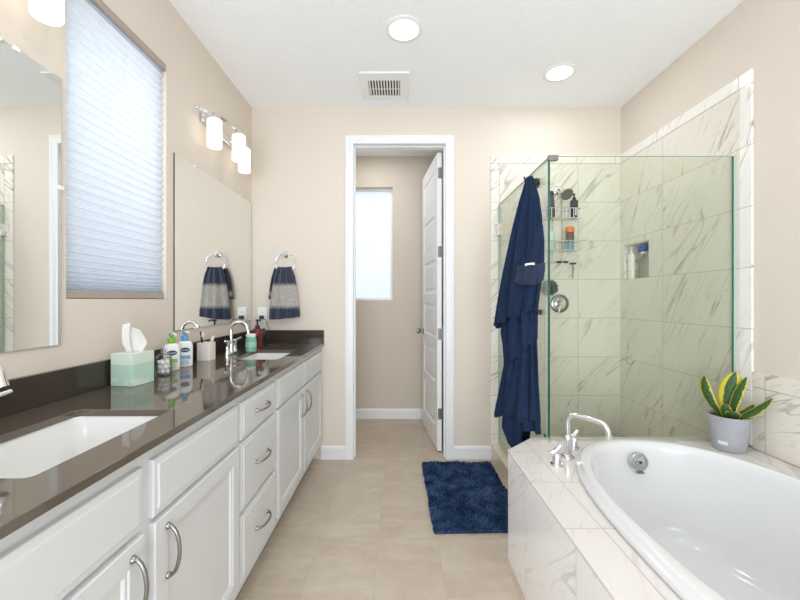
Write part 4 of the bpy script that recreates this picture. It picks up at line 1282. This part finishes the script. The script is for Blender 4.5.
# lotion bottles
M['green_cap'] = plain('green_cap', (120, 190, 60), 0.35)
M['blue_cap'] = plain('blue_cap', (90, 160, 214), 0.35)
M['logo_blue'] = plain('logo_blue', (28, 60, 110), 0.4)
M['green_print'] = plain('green_print', (150, 200, 120), 0.45)
M['blue_print'] = plain('blue_print', (120, 170, 214), 0.45)
def lotion(label, x, y, cap, printm):
    t_ = thing('lotion_bottle', label, 'bottle', (x, y, ZT), 'lotion bottles beside the cotton jar')
    m = MB()
    L = []
    for hw, hd, z in ((0.030, 0.018, 0.0005), (0.034, 0.021, 0.004), (0.035, 0.022, 0.05), (0.035, 0.022, 0.100), (0.033, 0.021, 0.116), (0.024, 0.018, 0.126), (0.014, 0.014, 0.130)):
        L.append([(x + hx, y + hy, ZT + z) for hx, hy in superell(0, 0, hw, hd, 2.8, 40)])
    # the broad side faces the room
    m.loft(L)
    def turn(mm, a):
        for v in mm.bm.verts:
            dx, dy = v.co.x - x, v.co.y - y
            v.co.x = x + dx * math.cos(a) - dy * math.sin(a); v.co.y = y + dx * math.sin(a) + dy * math.cos(a)
    A2 = R(35)
    turn(m, A2)
    obj('body', m, M['white_plastic'], t_, smooth=40)
    m = MB().lathe([(0.0155, 0.129), (0.0165, 0.131), (0.0165, 0.152), (0.015, 0.155), (0.007, 0.156), (0.007, 0.164), (0.0125, 0.166), (0.0125, 0.176), (0.010, 0.178)], (x, y, ZT), 'Z', 24)
    obj('pump', m, cap, t_)
    m = MB().tube([(x, y, ZT + 0.173), (x + 0.02, y - 0.012, ZT + 0.174), (x + 0.034, y - 0.022, ZT + 0.170)], [0.006, 0.0055, 0.0045], 10)
    obj('nozzle', m, M['white_plastic'], t_)
    # printed panel with the oval mark
    yf = y - 0.0225
    m = MB()
    el = [(x + 0.021 * math.cos(2 * PI * k / 28), ZT + 0.086 + 0.0115 * math.sin(2 * PI * k / 28)) for k in range(28)]
    m.prism(el, yf - 0.0009, yf, plane='XZ'); turn(m, A2)
    lg = obj('oval_logo', m, M['logo_blue'], t_, smooth=0)
    m = MB().box((x - 0.022, yf - 0.0007, ZT + 0.040), (x + 0.022, yf, ZT + 0.058)).box((x - 0.020, yf - 0.0007, ZT + 0.028), (x + 0.012, yf, ZT + 0.032)).box((x - 0.020, yf - 0.0007, ZT + 0.018), (x + 0.016, yf, ZT + 0.021))
    turn(m, A2)
    obj('printed_lines', m, printm, t_, smooth=0)
    cu = bpy.data.curves.new('lettering', 'FONT'); cu.body = 'Cetaphil'; cu.size = 0.0105; cu.align_x = 'CENTER'; cu.align_y = 'CENTER'; cu.extrude = 0.0002
    cu.materials.append(M['white_plastic'])
    tmp = bpy.data.objects.new('lettering', cu); COL.objects.link(tmp)
    bpy.context.view_layer.update()
    lm = bpy.data.meshes.new_from_object(tmp.evaluated_get(bpy.context.evaluated_depsgraph_get()))
    bpy.data.objects.remove(tmp); bpy.data.curves.remove(cu)
    if not lm.materials: lm.materials.append(M['white_plastic'])
    to = bpy.data.objects.new('lettering', lm); COL.objects.link(to); to.parent = lg
    off = Vector((0, -0.0225 - 0.0012, 0))
    off = Vector((off.x * math.cos(A2) - off.y * math.sin(A2), off.x * math.sin(A2) + off.y * math.cos(A2), 0.086))
    to.location = off; to.rotation_euler = (R(90), 0, A2)
lotion('white lotion bottle with a green pump, beside the cotton jar', -1.085, 1.805, M['green_cap'], M['green_print'])
lotion('white lotion bottle with a blue pump', -1.084, 1.915, M['blue_cap'], M['blue_print'])

# toothbrush holder
hx, hy = -1.083, 2.125
th_ = thing('toothbrush_holder', 'white square toothbrush holder between lotion and faucet', 'toothbrush holder', (hx, hy, ZT))
M['ceramic'] = plain('white_stoneware', (238, 231, 225), 0.3)
def sq(k, z): return [(px_, py_, z) for px_, py_ in rrect(hx - k, hy - k, hx + k, hy + k, 0.006, 3)]
m = MB(); m.loft([sq(0.036, ZT + 0.0005), sq(0.036, ZT + 0.098), sq(0.030, ZT + 0.100), sq(0.030, ZT + 0.02)], True, True, True)
obj('cup', m, M['ceramic'], th_, smooth=40)
def brush(label, p0, p1, mat, head=True):
    t_ = thing('toothbrush', label, 'toothbrush', p0, None)
    P0, P1 = Vector(p0), Vector(p1)
    d = (P1 - P0)
    obj('handle', MB().tube([P0, P0 + d * 0.4, P0 + d * 0.72, P0 + d * 0.80, P1], [0.006, 0.007, 0.0055, 0.004, 0.006], 10), mat, t_)
    e = d.normalized()
    s_ = Vector((e.z, 0, -e.x)).normalized()
    m = MB()
    for k in range(5):
        b = P1 - e * (0.004 + 0.006 * k)
        m.tube([b, b + s_ * 0.014], 0.0030, 8)
    obj('bristles', m, M['white_plastic'], t_)
brush('black toothbrush standing in the white holder', (hx - 0.010, hy - 0.010, ZT + 0.0235), (hx - 0.020, hy - 0.022, ZT + 0.160), M['black_plastic'])
M['tan_plastic'] = plain('tan_plastic', (214, 178, 130), 0.5)
brush('tan toothbrush leaning in the white holder', (hx + 0.004, hy + 0.004, ZT + 0.0235), (hx + 0.021, hy + 0.021, ZT + 0.135), M['tan_plastic'])

# teal jar and red pump bottle
M['teal'] = plain('teal_gel', (120, 176, 152), 0.2)
M['red'] = plain('red_bottle', (112, 26, 32), 0.25)
c = (-0.968, 2.468, ZT + 0.0005)
t_, b_, k_ = bottle('mouthwash_bottle', 'teal round jar with a white lid beside the faucet', 'jar', c, [(0.030, 0), (0.034, 0.004), (0.034, 0.082), (0.030, 0.092), (0.027, 0.096)], M['teal'], [(0.030, 0.096), (0.031, 0.098), (0.031, 0.112), (0.028, 0.115)], M['white_plastic'], cap='lid')
obj('label_panel', MB().lathe([(0.0338, 0.030), (0.0344, 0.031), (0.0344, 0.062), (0.0338, 0.063)], c, 'Z', 32, False, False), plain('teal_label', (150, 200, 180), 0.4), t_)
c = (-1.000, 2.665, ZT + 0.0005)
t_, b_, k_ = bottle('soap_bottle', 'dark red pump bottle with a black pump beside the teal jar', 'bottle', c, [(0.030, 0), (0.033, 0.003), (0.033, 0.118), (0.028, 0.130), (0.014, 0.138)], M['red'], [(0.016, 0.138), (0.016, 0.156), (0.006, 0.158), (0.006, 0.184), (0.013, 0.186), (0.013, 0.198)], M['black_plastic'], nozzle=((0.8, -0.6), 0.04, 0.193, 0.006), cap='pump')
obj('label_panel', MB().box((c[0] - 0.006, c[1] - 0.0345, c[2] + 0.030), (c[0] + 0.018, c[1] - 0.030, c[2] + 0.090)), plain('dark_label', (60, 20, 24), 0.4), t_)

# ------------------------------------------------------------------ bath mat
mx0, mx1, my0, my1 = 0.165, 0.690, 2.010, 2.885
bmx = thing('bath_mat', 'navy blue shaggy bath mat on the tile floor', 'bath mat', ((mx0 + mx1) / 2, (my0 + my1) / 2, 0))
mt_out = [(0.165, 2.875), (0.680, 2.868), (0.695, 2.02), (0.180, 2.008)]
obj('backing', MB().prism([(0.168, 2.872), (0.677, 2.865), (0.692, 2.023), (0.183, 2.011)], 0.0005, 0.008), plain('navy_backing', (22, 32, 54), 0.9), bmx, smooth=0)
m = MB()
rnd = random.Random(11)
NXT, NYT = 72, 116
def mat_pt(u, v):
    a = Vector(mt_out[3]).lerp(Vector(mt_out[2]), u); b = Vector(mt_out[0]).lerp(Vector(mt_out[1]), u)
    return a.lerp(b, v)
bm = m.bm
from mathutils import noise as mnoise
for i in range(NXT):
    for j in range(NYT):
        u, v = (i + rnd.random()) / NXT, (j + rnd.random()) / NYT
        p = mat_pt(u, v)
        w1 = mnoise.noise(Vector((p.x * 7, p.y * 7, 0.3))); w2 = mnoise.noise(Vector((p.x * 7, p.y * 7, 9.3)))
        lx, ly = 0.020 * w1 + rnd.uniform(-0.008, 0.008), 0.020 * w2 + rnd.uniform(-0.008, 0.008)
        h = 0.018 + rnd.uniform(-0.007, 0.005) + 0.007 * mnoise.noise(Vector((p.x * 12, p.y * 12, 4)))
        r_ = 0.0056
        a0 = rnd.uniform(0, 2 * PI)
        base = [bm.verts.new((p.x + r_ * math.cos(a0 + k * 2 * PI / 3), p.y + r_ * math.sin(a0 + k * 2 * PI / 3), 0.007)) for k in range(3)]
        midv = [bm.verts.new((p.x + lx * 0.45 + r_ * 0.85 * math.cos(a0 + k * 2 * PI / 3), p.y + ly * 0.45 + r_ * 0.85 * math.sin(a0 + k * 2 * PI / 3), 0.007 + h * 0.55)) for k in range(3)]
        tip = bm.verts.new((p.x + lx, p.y + ly, 0.007 + h))
        for k in range(3):
            q = (k + 1) % 3
            bm.faces.new((base[k], base[q], midv[q], midv[k])); bm.faces.new((midv[k], midv[q], tip))
obj('pile', m, M['mat_pile'], bmx, smooth=85, recalc=False)

# ------------------------------------------------------------------ potted snake plant
px_, py_ = 1.585, 1.832
pp = thing('potted_plant', 'small variegated snake plant in a grey ribbed pot on the tub deck', 'plant', (px_, py_, ZD))
M['pot'] = plain('grey_pot', (168, 170, 176), 0.6)
m = MB()
prof = [(0.062, 0.0006)]
H = 0.166
for k in range(37):
    f = k / 36
    prof.append((0.063 + 0.022 * f + (0.0016 if k % 2 else 0), 0.004 + (H - 0.006) * f))
prof += [(0.0855, H), (0.081, H + 0.001), (0.079, H - 0.012)]
m.lathe(prof, (px_, py_, ZD), 'Z', 48)
pot = obj('pot', m, M['pot'], pp, smooth=30)
M['badge'] = plain('badge', (222, 224, 228), 0.45)
bd = Vector((-0.86, -0.51, 0)).normalized(); br = Vector((-bd.y, bd.x, 0))
# badge plate following the pot
m = MB()
bc_ = Vector((px_, py_, ZD + 0.034)) + bd * 0.0625
rings = []
for z in (-0.0085, -0.0065, 0.0065, 0.0085):
    hw = 0.018 if abs(z) < 0.008 else 0.016
    rr = 0.0675 + z * 0.133
    def bp(s_, d): 
        a = s_ / rr
        q = (bd * math.cos(a) + br * math.sin(a)) * (rr + d)
        return Vector((px_ + q.x, py_ + q.y, ZD + 0.044 + z))
    rings.append([bp(hw * (-1 + 2 * k / 8), 0.0035) for k in range(9)] + [bp(hw * (1 - 2 * k / 8), -0.001) for k in range(9)])
m.loft(rings)
obj('badge', m, M['badge'], pot, smooth=40)
m = MB().lathe([(0.079, H - 0.012), (0.05, H - 0.010), (0.01, H - 0.007)], (px_, py_, ZD), 'Z', 36)
obj('soil', m, plain('dark_soil', (50, 34, 28), 0.95, bump=1.0, scale=150, var=0.4), pp)
t = NT('variegated_leaf')
uvn = t.n('ShaderNodeUVMap'); uvn.uv_map = 'UVMap'
us = t.sep(uvn.outputs[0])
e = t.math('ABSOLUTE', us[0])
wob = t.math('MULTIPLY', t.math('SUBTRACT', t.noise(t.comb(t.math('MULTIPLY', us[0], 4.0), t.math('MULTIPLY', us[1], 5.0), us[2]), 2.5, 3), 0.5), 0.6)
edge = t.ramp(t.math('ADD', e, wob), [(0.58, (0, 0, 0)), (0.66, (1, 1, 1))])
bandn = t.ramp(t.noise(t.comb(t.math('MULTIPLY', us[0], 1.5), t.math('MULTIPLY', us[1], 14.0), 0.0), 2.0, 3), [(0.35, lin((28, 62, 28))), (0.65, lin((64, 104, 44)))])
col = t.mix(edge, bandn, lin((208, 194, 62)))
t.set(Base_Color=col, Roughness=0.4, Specular=0.4)
M['leaf'] = t.m
def leaf(base, tip, side, width, bend, cup, margin=1.0, nseg=22, nw=8):
    """sword leaf from base to tip, bowed towards 'bend', spread along 'side'"""
    m = MB()
    uvl = m.bm.loops.layers.uv.new('UVMap')
    B, Tp = Vector(base), Vector(tip)
    sd_ = Vector(side).normalized(); bn = Vector(bend)
    grid = []
    for i in range(nseg + 1):
        f = i / nseg
        c = B.lerp(Tp, f) + bn * (4 * f * (1 - f)) * 0.5
        w_ = width * (0.52 + 1.15 * f - 0.35 * f * f) * (1 - f ** 3.2) ** 0.8 + 0.0006
        dr = (Tp - B).normalized(); nrm = dr.cross(sd_).normalized()
        row = []
        for k in range(nw + 1):
            s_ = -1 + 2 * k / nw
            row.append((m.bm.verts.new(c + sd_ * s_ * w_ + nrm * cup * (s_ * s_) * w_), s_, f))
        grid.append(row)
    for a, b in zip(grid, grid[1:]):
        for k in range(nw):
            f = m.bm.faces.new((a[k][0], a[k + 1][0], b[k + 1][0], b[k][0]))
            for lp, src in zip(f.loops, (a[k], a[k + 1], b[k + 1], b[k])): lp[uvl].uv = (src[1] * margin, src[2] + margin)
    ob = obj('leaf', m, M['leaf'], pp, smooth=80, recalc=False)
    sol = ob.modifiers.new('thick', 'SOLIDIFY'); sol.thickness = 0.0025; sol.offset = 0
zs_ = ZD + H - 0.014
vr = Vector((0.76, -0.65, 0)).normalized()       # picture right at the pot
vf = Vector((-0.65, -0.76, 0)).normalized()       # towards the camera
P0 = Vector((px_, py_, zs_))
def L_(r, f, z): return P0 + vr * r + vf * f + Vector((0, 0, z))
leaf(L_(-0.022, 0.005, 0), L_(-0.092, 0.004, 0.192), vr + vf * 0.25, 0.026, vr * -0.044, 0.25, 0.84)
leaf(L_(0.000, -0.018, 0), L_(0.026, -0.026, 0.222), vr, 0.047, vr * -0.022, 0.20, 1.30)
leaf(L_(0.008, 0.004, 0), L_(0.064, 0.006, 0.205), vr * 0.8 + vf * 0.45, 0.023, vr * -0.022 + vf * 0.02, 0.30, 0.82)
leaf(L_(0.018, 0.006, 0), L_(0.150, 0.020, 0.120), vr * 0.50 + vf * 0.45 + Vector((0, 0, -0.75)), 0.018, Vector((0, 0, -0.034)), 0.35, 0.78)
leaf(L_(0.022, -0.018, 0), L_(0.092, -0.020, 0.074), vr * 0.5 + Vector((0, 0, -0.6)), 0.016, Vector((0, 0, -0.012)), 0.3, 0.78)
leaf(L_(-0.008, 0.026, 0), L_(-0.014, 0.044, 0.072), vr, 0.024, vf * 0.010, 0.35, 0.74)
leaf(L_(0.018, 0.034, 0), L_(0.012, 0.060, 0.045), vr, 0.030, vf * 0.012, 0.45, 0.72)
